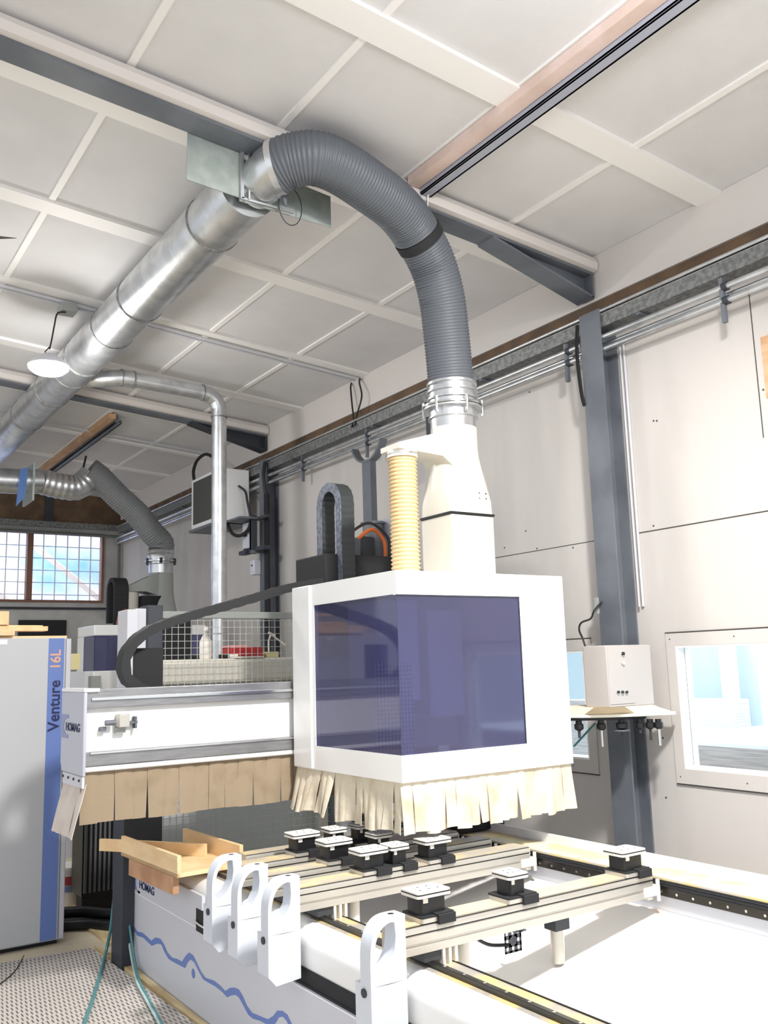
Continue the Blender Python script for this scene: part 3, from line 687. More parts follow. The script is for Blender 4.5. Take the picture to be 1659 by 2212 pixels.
make('valve', MB().tube(smoothpath([(4.1,8.9,3.7),(4.13,8.8,3.62),(4.13,8.75,3.5),(4.15,8.7,3.3)]), .014, 8), DKSTEEL, t)
t = thing('switch_box', (4.2,8.75,2.95), 'round-faced grey isolator box beside the heater brackets', 'switch')
make('box', MB().box(4.12,4.22,8.70,8.86,3.0,3.28), LGREY, t, bevel=.01)
make('knob', MB().box(4.105,4.12,8.75,8.81,3.13,3.16), BLACK, t)
t = thing('socket_box', (4.2,8.72,2.75), 'small grey socket box on the column under the heater', 'socket')
make('box', MB().box(4.17,4.25,8.68,8.78,2.72,2.88), LGREY, t, bevel=.008)
make('button', MB().cyl((4.165,8.73,2.82),(4.17,8.73,2.82),.012,12), DKSTEEL, t)
t = thing('bracket_arm', (4.2,8.5,2.95), 'dark steel bracket rail with clamps across the far column', 'bracket')
make('rail', MB().box(4.12,4.2,8.35,8.95,2.95,2.99).box(4.15,4.2,8.34,8.6,3.28,3.31), DKSTEEL, t)
make('clamp', MB().box(4.1,4.16,8.58,8.64,2.93,3.33).cyl((4.09,8.75,2.97),(4.15,8.75,2.97),.03,12), DKSTEEL, t)

# ================================================================ FORKED POST
t = thing('forked_post', (4.1,6.3,0), 'grey steel post topped by a curved fork against the wall', 'post')
make('post', MB().box(4.07,4.13,6.24,6.37,0,3.46), STEEL, t, bevel=.004)
fk = [(4.1, 6.3+.24*math.cos(a), 3.68+.24*math.sin(a)) for a in [PI*(1.12+.76*i/14) for i in range(15)]]
make('fork', MB().band(fk, (1,0,0), .07, .02), STEEL, t)
t = thing('wall_hook', (4.25,5.6,3.6), 'dark hook bracket hanging from the pipes behind the white hood', 'hook')
make('bar', MB().box(4.22,4.26,5.58,5.64,3.30,3.68).tube([(4.24,5.55,3.64),(4.24,5.52,3.52),(4.24,5.6,3.46)], .008, 8), DKSTEEL, t)

# ================================================================ SECOND MACHINE FAR BEHIND
t = thing('machining_head', (3.3,9.6,1.4), 'small far white machine enclosure with violet windows at the left', 'machine head')
x0, y0 = 2.77, 9.55; y1 = onX(167,1400,x0).y
make('shell_top', MB().box(x0,4.0,y0,y1,2.13,2.24), WHITE, t, bevel=.01)
make('shell_side', MB().box(x0,x0+.03,y1-.22,y1,1.5,2.13), WHITE, t)
make('shell_lower', MB().box(x0,4.0,y0,y1,1.3,1.77), WHITE, t, bevel=.01)
make('front_window', MB().box(x0+.01,4.0,y0+.005,y0+.01,1.77,2.13), GLV, t)
make('side_window', MB().box(x0+.005,x0+.01,y0+.01,y1-.22,1.77,2.13), GLV, t)
make('inner_body', MB().box(x0+.3,3.9,y0+.5,y1-.05,1.6,2.15), BLUEGREY, t)
make('lower_front', MB().box(x0-.05,x0+.05,y0-.1,y0+.0,1.2,1.72), GREYP, t)
sx, sY = 3.82, 10.5
make('hood_box', MB().tube([(sx,sY,2.24),(sx,sY,2.45),(sx,sY,2.60),(sx,sY,2.68),(sx,sY,2.9)], [.2,.19,.16,.15,.145], 28), GREYP, t)
make('hood_arm', MB().prism([(3.33,2.70),(3.75,2.90),(3.85,2.90),(3.85,2.60),(3.6,2.67),(3.33,2.67)], 'y', sY-.13, sY+.13), GREYP, t)
make('branch_hose', MB().cyl((3.45,sY,2.24),(3.45,sY,2.67),.1,20), CREAM, t)
make('drive_block', MB().box(3.55,3.8,sY-.15,sY+.1,2.24,2.62), BLACKM, t)
t = thing('hose_coupling', (sx,sY,2.9), 'small far ring coupling under the far grey hose', 'coupling')
pf = [(2.9,.14),(3.0,.143),(3.01,.15),(3.03,.15),(3.035,.185),(3.05,.185),(3.055,.15),(3.10,.15),(3.12,.16),(3.14,.15),(3.16,.16),(3.18,.15)]
make('collar', MB().tube([(sx,sY,p[0]) for p in pf], [p[1] for p in pf], 32), GALV, t)
for k_ in range(6):
    a = math.radians(k_*60+10); make('clamp_bolt', MB().box(sx+.18*math.cos(a)-.015,sx+.18*math.cos(a)+.015,sY+.18*math.sin(a)-.015,sY+.18*math.sin(a)+.015,3.01,3.07), DKSTEEL, t)
pts = [Vector((sx,sY,3.18)), Vector((sx,sY,3.27)), onY(328,1150,sY), onY(298,1112,sY), onY(252,1070,sY), onY(215,1032,sY), onY(192,1015,sY)]
t = thing('suction_hose', (sx,sY,3.18), 'far ribbed grey suction hose sloping up behind the vertical pipe', 'hose')
make('hose', corrug(smoothpath(pts,12), .15, .028, .008, 32), HOSEG2, t, ang=80)
e1, e2 = onY(185,1012,sY), onY(150,1050,sY)
make('hanging_strap', MB().tube([onY(186,985,sY), onY(180,1010,sY)], .012, 8), BLACK, t)
t = thing('far_duct', (2.2,sY,3.85), 'far galvanised duct with blue film at the left window end', 'duct')
q = [onY(195,1030,sY+.05), onY(168,1052,sY+.05), onY(130,1050,sY+.05), onY(90,1040,sY+.05), onY(40,1040,sY+.05), onY(-60,1035,sY+.05), onY(-140,1035,sY+.05)]
make('flex_end', corrug(smoothpath(q[:4],10), .15, .07, .008, 32), GALV, t, ang=80)
make('pipe', MB().tube(q[3:], .14, 32), GALV, t)
g1 = onY(64,1045,sY)
make('flange_plate', MB().box(g1.x-.01,g1.x+.01,sY-.2,sY+.28,g1.z-.22,g1.z+.2), GALVP, t)
bf = onY(48,1045,sY-.12)
make('blue_film', MB().hexa([(bf.x-.06,bf.y-.03,bf.z-.26),(bf.x+.03,bf.y-.03,bf.z-.15),(bf.x+.03,bf.y,bf.z-.15),(bf.x-.06,bf.y,bf.z-.26)],[(bf.x-.03,bf.y-.03,bf.z+.16),(bf.x+.05,bf.y-.03,bf.z+.18),(bf.x+.05,bf.y,bf.z+.18),(bf.x-.03,bf.y,bf.z+.16)]), mat('blue_film', (90,128,190), .25), t)
t = thing('cable_chain', (3.2,10.2,2.3), 'small far looped cable chain beside the far enclosure', 'cable chain')
lp = [(3.25,10.2,2.24),(3.25,10.2,2.6)]+[(3.25,10.33-.13*math.cos(a),2.66+.13*math.sin(a)) for a in [PI*i/6 for i in range(7)]]+[(3.25,10.46,2.5),(3.25,10.46,2.3)]
chain(lp, (1,0,0), .16, .05, t, BLACKM)
make('cable_bundle', MB().tube(smoothpath([(3.15,10.0,2.25),(3.18,10.0,2.38),(3.26,10.0,2.42),(3.34,10.0,2.35),(3.33,10.0,2.25)]), .02, 8), mat('copper_cable', (132,84,76), .5), t)
t = thing('far_guard', (2.7,9.43,0), 'cream board and grey guard left of the far enclosure', 'guard board')
c_ = onY(152,1412,9.4); d_ = onY(172,1446,9.4)
make('board', MB().box(c_.x,d_.x,9.4,9.43,d_.z,c_.z), YEL, t)
make('lower_guard', MB().box(c_.x,d_.x+.05,9.4,9.46,0,d_.z-.02), LGREY, t)
solo('wall_screen', MB().box(2.93,3.60,YB-.05,YB-.005,2.20,2.53), BLACKM, (3.3,YB-.03,2.2), 'dark flat panel on the back wall below the window', 'panel', bevel=.006)
solo('back_wall_pipe', MB().tube([(-3,YB-.06,2.70),(4.3,YB-.06,2.70)], .018, 10), DKSTEEL, (4.3,YB-.06,2.7), 'dark pipe running just under the back window', 'pipe')
solo('back_wall_pipe', MB().tube([(-3,YB-.1,4.0-.16),(4.32,YB-.1,3.80),(4.34,YB-.1,3.70),(4.34,YB-.1,2.2)], .022, 10), mat('old_pipe', (112,116,112), .6), (4.34,YB-.1,2.2), 'grey pipe above the back window turning down the corner', 'pipe')

# ================================================================ LEFT CABINET
t = thing('control_cabinet', (1.2,6.9,0), 'tall grey electrical cabinet with a blue stripe reading Venture 16L', 'cabinet')
make('body', MB().box(.55,1.735,6.52,7.1,.03,1.99), BLUEGREY, t)
make('base_plinth', MB().box(.58,1.70,6.55,7.1,0,.03), BLACKM, t)
dr = make('door', MB().box(.58,1.69,6.497,6.52,.04,1.995), mat('cabinet_grey', (192,194,198), .42), t, bevel=.003)
st = make('stripe', MB().box(1.578,1.682,6.4955,6.4972,.042,1.992), BLUE, dr)
make('edge_strip', MB().box(1.70,1.728,6.51,6.53,.04,1.99), LGREY, t)
zv = 1.425
text('lettering', 'Venture', .105, NAVY, dr, frameM((1.660,6.4945,zv-.055),(0,0,1),(-1,0,0)), xs=.98)
text('lettering', '16L', .095, ORANGE, dr, frameM((1.657,6.4945,zv+.355),(0,0,1),(-1,0,0)), xs=.95)
make('label_tag', MB().box(1.26,1.31,6.494,6.4972,1.955,1.985), WHITE, dr)
# wooden offcuts on top
def board(lab, x0, x1, y0, y1, z, h, rz, m=WOOD, cx=None):
    mb = MB().box(x0,x1,y0,y1,z,z+h); c = Vector(((x0+x1)/2,(y0+y1)/2,z))
    R_ = Matrix.Translation(c) @ Matrix.Rotation(rz,4,'Z') @ Matrix.Translation(-c); mb.xf(R_)
    return solo('wooden_board', mb, m, tuple(c), lab, 'board', 'boards on the grey cabinet', bevel=.002)
board('lowest pine board lying on the grey cabinet, reaching its right edge', .8, 1.73, 6.62, 6.80, 1.992, .022, -.05)
board('short thick pine block at the left on the cabinet top', .9, 1.37, 6.56, 6.66, 2.016, .035, .0)
board('middle pine board with a squared end across the pile', .7, 1.62, 6.70, 6.84, 2.053, .032, .02)
board('thin bent offcut resting on top of the board pile', 1.0, 1.60, 6.74, 6.77, 2.087, .008, .1)
t = thing('wooden_frame_piece', (1.2,6.78,2.095), 'pale wooden block with a notch on top of the board pile', 'wood block')
make('block', MB().prism([(1.0,2.097),(1.36,2.097),(1.36,2.19),(1.0,2.19),(1.0,2.17),(1.27,2.17),(1.27,2.12),(1.0,2.12)], 'y', 6.72, 6.84), WOOD, t)

# ================================================================ BED OF THE MACHINE
BX = 1.933
t = thing('machine_bed', (2.1,3.5,0), 'grey machine bed with blue wavy stripe and HOMAG lettering', 'machine bed')
bp = make('side_panel', MB().box(BX,BX+.02,.6,5.93,.0,.432), LGREY, t)
up = make('upper_panel', MB().box(BX,BX+.02,4.66,5.93,.438,.60), LGREY, t)
make('end_panel', MB().box(BX+.02,2.17,5.9,5.93,0,.64), LGREY, t)
prof = [(1.975,.47),(1.955,.53)]+[(2.03+.075*math.cos(math.radians(a)),.585+.075*math.sin(math.radians(a))) for a in range(180,89,-15)]+[(2.172,.66),(2.172,.30),(1.975,.30)]
make('bed_beam', MB().prism(prof, 'y', .6, 5.90), WHITE, t, ang=40)
make('bed_top', MB().box(2.045,2.17,.6,5.89,.6605,.664), BEDTOP, t)
make('recess_floor', MB().box(1.955,2.0,.6,4.66,.28,.44), BLACK, t)
make('recess_cover', MB().box(1.958,1.974,.6,4.66,.44,.5), BLACKM, t)
gr = MB(); gr.box(2.062,2.084,.6,5.8,.664,.684)
make('guide_rail', gr, RAILM, t, bevel=.002)
for i in range(30): y = 1.9+i*.11; make('rail_screw', MB().cyl((2.073,y,.684),(2.073,y,.6855),.006,8), ALU, t)
make('edge_angle', MB().box(2.168,2.174,.6,5.89,.655,.668), BLACKM, t)
make('seam', MB().box(BX-.001,BX+.001,4.67,5.9,.4325,.4375), STRIP, t)
make('outlet', MB().box(BX-.003,BX+.004,4.60,4.73,.42,.53), BLACKM, t)
make('outlet_lever', MB().tube([(BX-.01,4.74,.47),(BX-.015,4.66,.465),(BX-.01,4.60,.46)], .006, 6), CHROME, t)
# blue wave (ribbon on the panel)
wave = [((130,810),(130,880)),((140,790),(145,850)),((165,800),(190,880)),((190,855),(215,925)),((235,925),(235,958)),((275,935),(280,972)),((310,965),(315,1008)),((340,995),(345,1035)),((375,970),(390,1018)),((410,980),(418,1025)),((440,1025),(440,1080)),((465,1085),(470,1132)),((500,1125),(495,1150)),((540,1135),(540,1175)),((575,1155),(600,1205)),((600,1115),(620,1160)),((628,1085),(640,1140)),((662,1108),(668,1160)),((690,1165),(700,1225)),((720,1230),(735,1290)),((755,1278),(770,1312)),((820,1300),(830,1345)),((870,1340),(880,1385)),((905,1380),(920,1428)),((940,1355),(955,1412)),((975,1352),(985,1410)),((1010,1368),(1010,1430)),((1040,1420),(1045,1495)),((1070,1490),(1080,1560)),((1110,1545),(1115,1590)),((1170,1570),(1175,1608)),((1230,1595),(1240,1645)),((1270,1570),(1285,1630)),((1300,1530),(1315,1580)),((1340,1530),(1345,1575)),((1380,1560),(1375,1610)),((1410,1625),(1400,1680)),((1450,1680),(1440,1740))]
vs = []; fs = []
for i, (a, b_) in enumerate(wave):
    for q in (a, b_):
        p = onX(230+q[0]/3.53, 1750+q[1]/3.53, BX-.0008); vs.append((BX-.0008, p.y, p.z))
    if i: fs.append((2*i-2, 2*i-1, 2*i+1, 2*i))
L = len(vs); vs += [(BX+.0002, v[1], v[2]) for v in vs]; fs += [tuple(L+i for i in reversed(f)) for f in fs]
dc = onX(230+663/3.53, 1750+1246/3.53, BX)
wm = MB().add(vs, fs); wm.cyl((BX-.0008,dc.y,dc.z),(BX+.0002,dc.y,dc.z),.024,20)
make('blue_wave', wm, BLUE, bp)
l0 = onX(299,1921,BX); zb_ = .445
hb0 = onX(301,1917,BX); ht0 = onX(301,1900,BX); hr0 = onX(334,1931,BX)
hs = (ht0.z-hb0.z)/.72
text('lettering', 'HOMAG', hs, NAVY, up, frameM((BX-.0012,hb0.y,hb0.z),(0,-1,0),(0,0,1)), xs=abs(hb0.y-hr0.y)/(hs*3.75))
lg = MB(); e0 = onX(291,1889,BX); e1 = onX(311,1931,BX); yc_, zc_ = hb0.y+.0, (hb0.z+ht0.z)/2
lg.prism([(e0.y,e0.z),(hb0.y+.045,e0.z)]+[(hb0.y-.02+.085*math.sin(math.radians(a)), zc_+.062*math.cos(math.radians(a))) for a in range(60,171,15)]+[(hb0.y-.02,e1.z),(e0.y,e1.z)], 'x', BX-.001, BX)
make('emblem', lg, BLUE, up)
# corner post and grey side plate at the far end
solo('black_post', MB().box(1.96,2.05,6.0,6.2,0,.95), BLACKM, (2.0,6.1,0), 'black upright post behind the far end of the bed', 'post', bevel=.004)
# white sheets inside
t = thing('chute_sheet', (2.8,2.5,.3), 'large white sheet floor between the bed and the right rail, dusted', 'floor sheet')
make('sheet', MB().prism([(2.176,.37),(3.333,.635),(3.333,.65),(2.176,.385)], 'y', .6, 5.6), SHEET, t)
# right-hand rail side
t = thing('rear_rail', (3.4,3,0), 'long steel rack rail with dusty ledge on the wall side of the bed', 'rail')
make('body', MB().box(3.335,3.52,.6,5.6,0.0,.775), LGREY, t)
make('ledge', MB().box(3.33,3.512,.6,5.6,.775,.79), mat('dusty_ledge', (214,206,194), .6, col2=(238,216,152), nscale=5, lo=.4, hi=.56), t)
make('upstand', MB().box(3.512,3.524,.6,5.6,.775,.835), WHITE, t)
make('rack', MB().box(3.322,3.334,.6,5.6,.772,.780).box(3.318,3.334,.6,5.6,.758,.766), BLACKM, t)
make('rail_bar', MB().box(3.322,3.334,.6,5.6,.715,.752), RAILM, t)
for i in range(26): y = 2.0+i*.085; make('rail_bolt', MB().cyl((3.318,y,.733),(3.323,y,.733),.006,8), CHROME, t)

# ================================================================ CONSOLES
HANDM = mat('handle_paint', (212,217,226), .35)
def handle_mb():
    o = MB()
    out = [(0,.66),(0,.70),(0,.745),(.004,.79),(.018,.83),(.045,.862),(.085,.876),(.15,.876),(.15,.80),(.15,.74),(.15,.66),(.075,.658)]
    inn = [(.016,.69),(.014,.715),(.015,.75),(.020,.785),(.033,.82),(.055,.846),(.085,.858),(.104,.855),(.108,.81),(.102,.765),(.075,.72),(.035,.692)]
    def dense(P_):
        V = smoothpath([(p[0],p[1],0) for p in P_[:8]], 3); V = [(v.x,v.y) for v in V]
        for a, b_ in zip(P_[7:], P_[8:]+P_[:1]):
            for k_ in range(1,3): V.append((a[0]+(b_[0]-a[0])*k_/2, a[1]+(b_[1]-a[1])*k_/2))
        return V[:-1]
    o.ringprism(dense(out), dense(inn), 'y', -.012, .055)
    o.prism([(.0,.66),(.0,.50),(.035,.46),(.15,.47),(.15,.66)], 'y', -.012, .09)
    return o
def console(Y, D, lab, handle=True, x0=1.935, x1=3.26, group='support consoles across the bed'):
    t = thing('support_console', (x0,Y,.66), lab, 'console', group)
    b_ = MB(); z0, z1 = .722, .815
    pf = [(Y,z1-.012),(Y,z1-.022),(Y+.004,z1-.022),(Y+.004,z1-.030),(Y,z1-.030),(Y,z1-.056),(Y+.007,z1-.059),(Y+.007,z1-.066),(Y,z1-.069),(Y,z0),(Y+D,z0),(Y+D,z1-.012),(Y+D-.004,z1),(Y+.004,z1)]
    b_.prism(pf, 'x', x0, x1); make('profile', b_, ALU, t)
    make('top_plate', MB().box(x0,x1,Y+.012,Y+D-.012,z1,.8205), ALUD, t)
    make('groove', MB().box(x0,x1,Y+.0035,Y+.006,z1-.028,z1-.022).box(x0,x1,Y+.002,Y+.011,z1,z1+.0015).box(x0,x1,Y+D-.012,Y+D-.004,z1,z1+.002), BLACK, t)
    cr = MB(); cr.box(2.035,2.11,Y+.01,Y+D-.01,.686,.722); cr.box(2.045,2.10,Y+.03,Y+D-.03,.685,.70)
    make('carriage', cr, DKGREY, t)
    wg = MB()
    for i in range(3): wg.box(2.112+.028*i,2.124+.028*i,Y+.0,Y+.05,.64,.722)
    wg.box(2.108,2.185,Y-.02,Y+.05,.625,.65)
    make('wiper_block', wg, WPLAST, t, bevel=.003)
    make('hose_pipe', MB().cyl((2.26,Y+.07,.42),(2.26,Y+.07,.722),.022,14), CREAM, t)
    er = MB(); er.box(x1,x1+.03,Y+.03,Y+.07,.70,.80); er.box(x1-.06,x1+.04,Y-.005,Y+.03,.725,.765); er.cyl((x1+.03,Y+.0,.70),(x1+.03,Y+.0,.79),.009,10)
    make('end_clamp', er, WPLAST, t, bevel=.004)
    if handle:
        h = handle_mb(); h.v = [p+Vector((x0-.152, Y-.01, 0)) for p in h.v]
        hb = make('handle_plate', h, HANDM, t, ang=25)
        kn = MB().cyl((x0-.158,Y+.02,.635),(x0-.1525,Y+.02,.635),.015,16)
        make('knob', kn, DKSTEEL, hb)
        make('socket_hole', MB().cyl((x0-.04,Y+.012,.8762),(x0-.04,Y+.012,.8772),.012,12), BLACK, hb)
    return t
front_console = console(2.84, .135, 'nearest support console with dusty top, front of the bed')
console(3.62, .135, 'second support console, front one of the rear group')
console(3.92, .12, 'third support console, middle one of the rear group')
console(4.20, .12, 'fourth support console, last of the three with a white handle')
console(4.42, .10, 'farthest support console, without handle, behind the vacuum pods', False, 2.07, 3.26)
# hanging cylinder and sensor bracket under the front console
t = front_console
t2 = make('lift_cylinder', MB().cyl((2.76,2.93,.53),(2.76,2.93,.67),.026,20), ALU, t)
make('head', MB().box(2.72,2.80,2.89,2.96,.66,.721), DKSTEEL, t2, bevel=.004)
make('rod', MB().cyl((2.80,2.94,.515),(2.80,2.94,.68),.009,10), CHROME, t2)
bb = MB(); 
for (x, z) in ((2.6,.64),(2.63,.64),(2.66,.64),(2.6,.61),(2.66,.61),(2.6,.58),(2.63,.58),(2.66,.58)):
    bb.box(x-.015,x+.015,3.05,3.054,z-.015,z-.006); bb.box(x-.015,x-.008,3.05,3.054,z-.015,z+.015); bb.box(x+.006,x+.015,3.05,3.054,z-.015,z+.015); bb.box(x-.015,x+.015,3.05,3.054,z+.008,z+.015)
bb.box(2.615,2.645,3.05,3.054,.595,.625); bb.box(2.60,2.66,3.0,3.054,.655,.66); bb.box(2.62,2.64,3.0,3.054,.655,.722)
t3 = make('sensor_bracket', bb, STEEL, t)
make('cable', MB().tube(smoothpath([(2.35,3.0,.71),(2.42,3.02,.66),(2.5,3.04,.62),(2.6,3.05,.60)]), .007, 8), BLACK, t3)

# ================================================================ VACUUM PODS
def rrect(w, d, r, n=4):
    out = []
    for (sx_, sy2, a0) in ((1,1,0),(-1,1,90),(-1,-1,180),(1,-1,270)):
        for i in range(n+1):
            a = math.radians(a0+90*i/n); out.append((sx_*(w/2-r)+r*math.cos(a), sy2*(d/2-r)+r*math.sin(a)))
    return out
def pod(w, d, lab):
    t = thing('vacuum_pod', (0,0,0), lab, 'vacuum pod', 'vacuum pods on the consoles')
    make('base', MB().prism(rrect(.135,.13,.012), 'z', 0, .016), ALU, t)
    make('base_seal', MB().prism(rrect(.137,.132,.012), 'z', .016, .022), BLACKM, t)
    m_ = MB(); m_.box(.0,.078,-.079,-.066,-.010,.024); m_.box(-.004,.08,-.066,.04,.0225,.027)
    make('clamp_skirt', m_, BLACKM, t, bevel=.002)
    make('body', MB().prism(rrect(w*.74,d*.78,.01), 'z', .022, .084), BLACK, t)
    make('tag', MB().box(-w*.30,-w*.16,-d*.39-.002,-d*.39,.064,.080), WPLAST, t)
    make('plate', MB().prism(rrect(w,d,.014), 'z', .084, .094), POD, t)
    make('gasket', MB().prism(rrect(w+.001,d+.001,.0145), 'z', .094, .0972), BLACK, t)
    make('pad', MB().prism(rrect(w-.002,d-.002,.013), 'z', .0972, .1045), POD, t, bevel=.0015)
    for i in range(5): make('hole', MB().cyl((w*(-.26+.13*(i%5)),d*(.2 if i%2 else -.18),.1045),(w*(-.26+.13*(i%5)),d*(.2 if i%2 else -.18),.1055),.0045,8), DKSTEEL, t)
    return t
pods = [ # pixel of plate centre, console top, wide?
    ((920,1918), 1, 'large vacuum pod nearest the camera on the front console'),
    ((1106,1883), 0, 'small vacuum pod in the middle of the front console'),
    ((1345,1832), 1, 'vacuum pod at the wall end of the front console'),
    ((787,1829), 1, 'wide vacuum pod at the left end of the second console'),
    ((843,1820), 0, 'narrow vacuum pod beside the wide one on the second console'),
    ((920,1806), 1, 'vacuum pod under the curtain edge on the second console'),
    ((720,1812), 1, 'wide vacuum pod at the left end of the third console'),
    ((815,1797), 0, 'narrow vacuum pod in the middle of the third console'),
    ((661,1799), 1, 'leftmost wide vacuum pod on the fourth console'),
    ((725,1788), 0, 'narrow vacuum pod next to the leftmost on the fourth console'),
    ((785,1780), 0, 'narrow vacuum pod farthest back under the curtain')]
pw = pod(.155, .118, pods[0][2]); pn = pod(.105, .112, pods[1][2])
used = {0: False, 1: False}
rowY = {0: 2.905, 1: 2.905, 2: 2.905, 3: 3.685, 4: 3.685, 5: 3.685, 6: 3.98, 7: 3.98, 8: 4.26, 9: 4.26, 10: 4.26}
for i, (px, kd, lab) in enumerate(pods):
    src = pw if kd else pn
    o = src if not used[kd] else copy_tree(src)
    used[kd] = True
    p = onZ(px[0], px[1], .925)
    o.location = (p.x + (rowY[i]-p.y)*.0, rowY[i], .8206); o['label'] = lab
# dark swarf aggregate hanging at the far right of the curtain
t = thing('dark_suction_tool', (3.6,4.25,.80), 'dark flat suction tool lying beyond the curtain near the wall ledge', 'tool')
make('disc', MB().cyl((3.66,4.35,.86),(3.66,4.35,.875),.12,28), STEEL, t)
make('body', MB().box(3.28,3.62,4.22,4.4,.80,.86), BLACKM, t, bevel=.008)
make('stand', MB().box(3.55,3.68,4.3,4.42,.836,.86).box(3.45,3.5,4.28,4.32,.79,.80), BLACK, t)

# ================================================================ WOODEN TRAY ON THE BED
t = thing('wooden_trough', (1.95,5.1,.66), 'pine board trough with two side boards lying on the far bed end', 'wooden trough')
def obox(o, u, L, v, W, z0, z1):   # oriented box
    o = Vector((o[0],o[1],0)); u = Vector((u[0],u[1],0)).normalized(); v = Vector((v[0],v[1],0)).normalized()
    c = [o, o+u*L, o+u*L+v*W, o+v*W]
    return MB().hexa([p+Vector((0,0,z0)) for p in c], [p+Vector((0,0,z1)) for p in c])
A0 = onZ(383,1893,.70); A1 = onZ(276,1850,.70); B0 = onZ(500,1862,.70)
u_ = (A1-A0); v_ = Vector((-u_.y, u_.x, 0))*-1
Lu = u_.length; v_ = Vector((u_.y,-u_.x,0))
make('floor_board', obox(A0, u_, .80, v_, .36, .690, .712), WOOD, t, bevel=.002)
make('side_board', obox(A0, u_, .80, v_, .022, .690, .800), WOOD, t, bevel=.002)
e = Vector((A0.x,A0.y,0))+v_.normalized()*.36
make('side_board', obox(e, u_, .74, v_, .022, .690, .805), WOOD, t, bevel=.002)
make('bearer', obox(Vector((A0.x,A0.y,0))+u_.normalized()*.05-v_.normalized()*.002, u_, .62, v_, .035, .600, .689), WOODD, t, bevel=.002)  # bearer in a browner wood colour, for the shade on its side
D0 = Vector((A0.x,A0.y,0))+u_.normalized()*.30+v_.normalized()*.30
dv = (Vector((A0.x,A0.y,0))+u_.normalized()*.86-v_.normalized()*.06)-D0
solo('loose_pine_lath', obox(D0, dv, dv.length+.06, (dv.y,-dv.x), .022, .7125, .780), WOOD, D0+Vector((0,0,.71)), 'loose pine lath lying diagonally inside the wooden trough', 'lath', bevel=.002)

# ================================================================ TOOL CHANGER AND CONTROL BOX
yf = onX(1404,1392,4.235).y; xl_ = onY(1308,1392,yf).x; yb_ = onX(1258,1395,xl_).y
t = thing('tool_changer', (3.95,3.75,1.3), 'cream half-disc tool changer plate with black tool holders underneath', 'tool changer'); tch = t
rim = [(3.78,4.15),(3.78,3.86),(3.84,3.76),(3.95,3.66),(4.08,3.58),(4.20,3.53),(4.29,3.50),(4.335,3.515),(4.335,3.60),(4.24,3.75),(4.24,3.79)]
make('plate', MB().prism(rim, 'z', 1.418, 1.436), mat('plate_rim', (236,232,220), .5), t, bevel=.004)
topp = [(3.84,4.10),(3.84,3.88),(xl_-.02,yf+.10),(xl_,yf+.02),(xl_+.12,yf),(4.20,yf-.005),(4.235,yf+.01),(4.235,yf+.03),(4.235,yf+.05),(4.22,3.76),(4.22,3.78)]
inr = [(q[0]*.95+.05*4.05, q[1]*.95+.05*3.8) for q in rim]
dm = MB(); n = len(inr)
dm.add([(q[0],q[1],1.4365) for q in inr]+[(q[0],q[1],1.478) for q in topp], [tuple(range(n-1,-1,-1)), tuple(range(n,2*n))]+[(i,(i+1)%n,n+(i+1)%n,n+i) for i in range(n)])
make('dish', dm, mat('dish_cream', (236,218,188), .6), t)
make('lower_ring', MB().prism([(3.81,4.10),(3.82,3.87),(3.95,3.72),(4.10,3.65),(4.20,3.62),(4.20,3.75)], 'z', 1.40, 1.417), BLACK, t)
make('support_arm', MB().box(3.79,3.89,4.0,4.78,1.36,1.40), BLACKM, t)
for i, (px, py, dz) in enumerate(((1250,1560,.04),(1298,1560,.09),(1342,1560,.04),(1382,1560,.02),(1404,1560,.06),(1422,1556,.09))):
    p = onX(px, py, (3.86,3.95,4.05,4.13,4.17,4.20)[i]); x, y = p.x, p.y
    big = i == 2
    h_ = make('tool_holder', MB().tube([(x,y,1.40),(x,y,1.385),(x,y,1.38),(x,y,1.355),(x,y,1.345)], [.018,.018,.034 if big else .026,.034 if big else .026,.012], 16), BLACK, t)
    if big: make('flange', MB().cyl((x,y,1.338),(x,y,1.345),.046,20), STEEL, h_)
    make('cutter', MB().tube([(x,y,1.345),(x,y,1.345-dz)], [.008 if i != 2 else .004]*2, 8), CHROME if i in (1,5) else DKSTEEL, h_)
t = thing('control_box', (4.1,3.7,1.48), 'grey control box with push buttons in front of the steel column', 'control box')
make('casing', MB().box(xl_,4.235,yf,yb_,1.4785,1.818), TPINK, t, bevel=.004)
xr_ = onY(1366,1450,yf).x
make('front_plate', MB().box(xl_+.004,xr_,yf-.004,yf,1.495,1.812), TPINK, t)
for i, (px, py, r, m_) in enumerate(((1344,1412,.010,BLACK),(1345,1432,.009,WPLAST),(1334,1495,.008,BLACK),(1343,1495,.008,BLACK),(1352,1495,.008,BLACK))):
    p = onY(px, py, yf-.004)
    bt = make('push_button', MB().cyl((p.x,p.y,p.z),(p.x,p.y-.012,p.z),r,16), m_, t)
    make('bezel', MB().cyl((p.x,p.y,p.z),(p.x,p.y-.006,p.z),r+.003,16), CHROME, bt)
pp = onY(1262,1390,3.95)
cp = [onX(px,py,X_) for px,py,X_ in ((1300,1300,4.24),(1284,1318,4.2),(1276,1336,4.15),(1256,1345,4.1),(1251,1360,4.05),(1258,1378,4.02),(1264,1396,xl_+.02))]
solo('black_power_cable', MB().tube(smoothpath(cp), .006, 8), BLACK, tuple(cp[0]), 'black cable hanging from the column to the control box', 'cable')
make('air_hose', MB().tube([tuple(onY(1285,1563,3.9)), tuple(onY(1240,1612,3.9))], .006, 8), TEAL, tch)

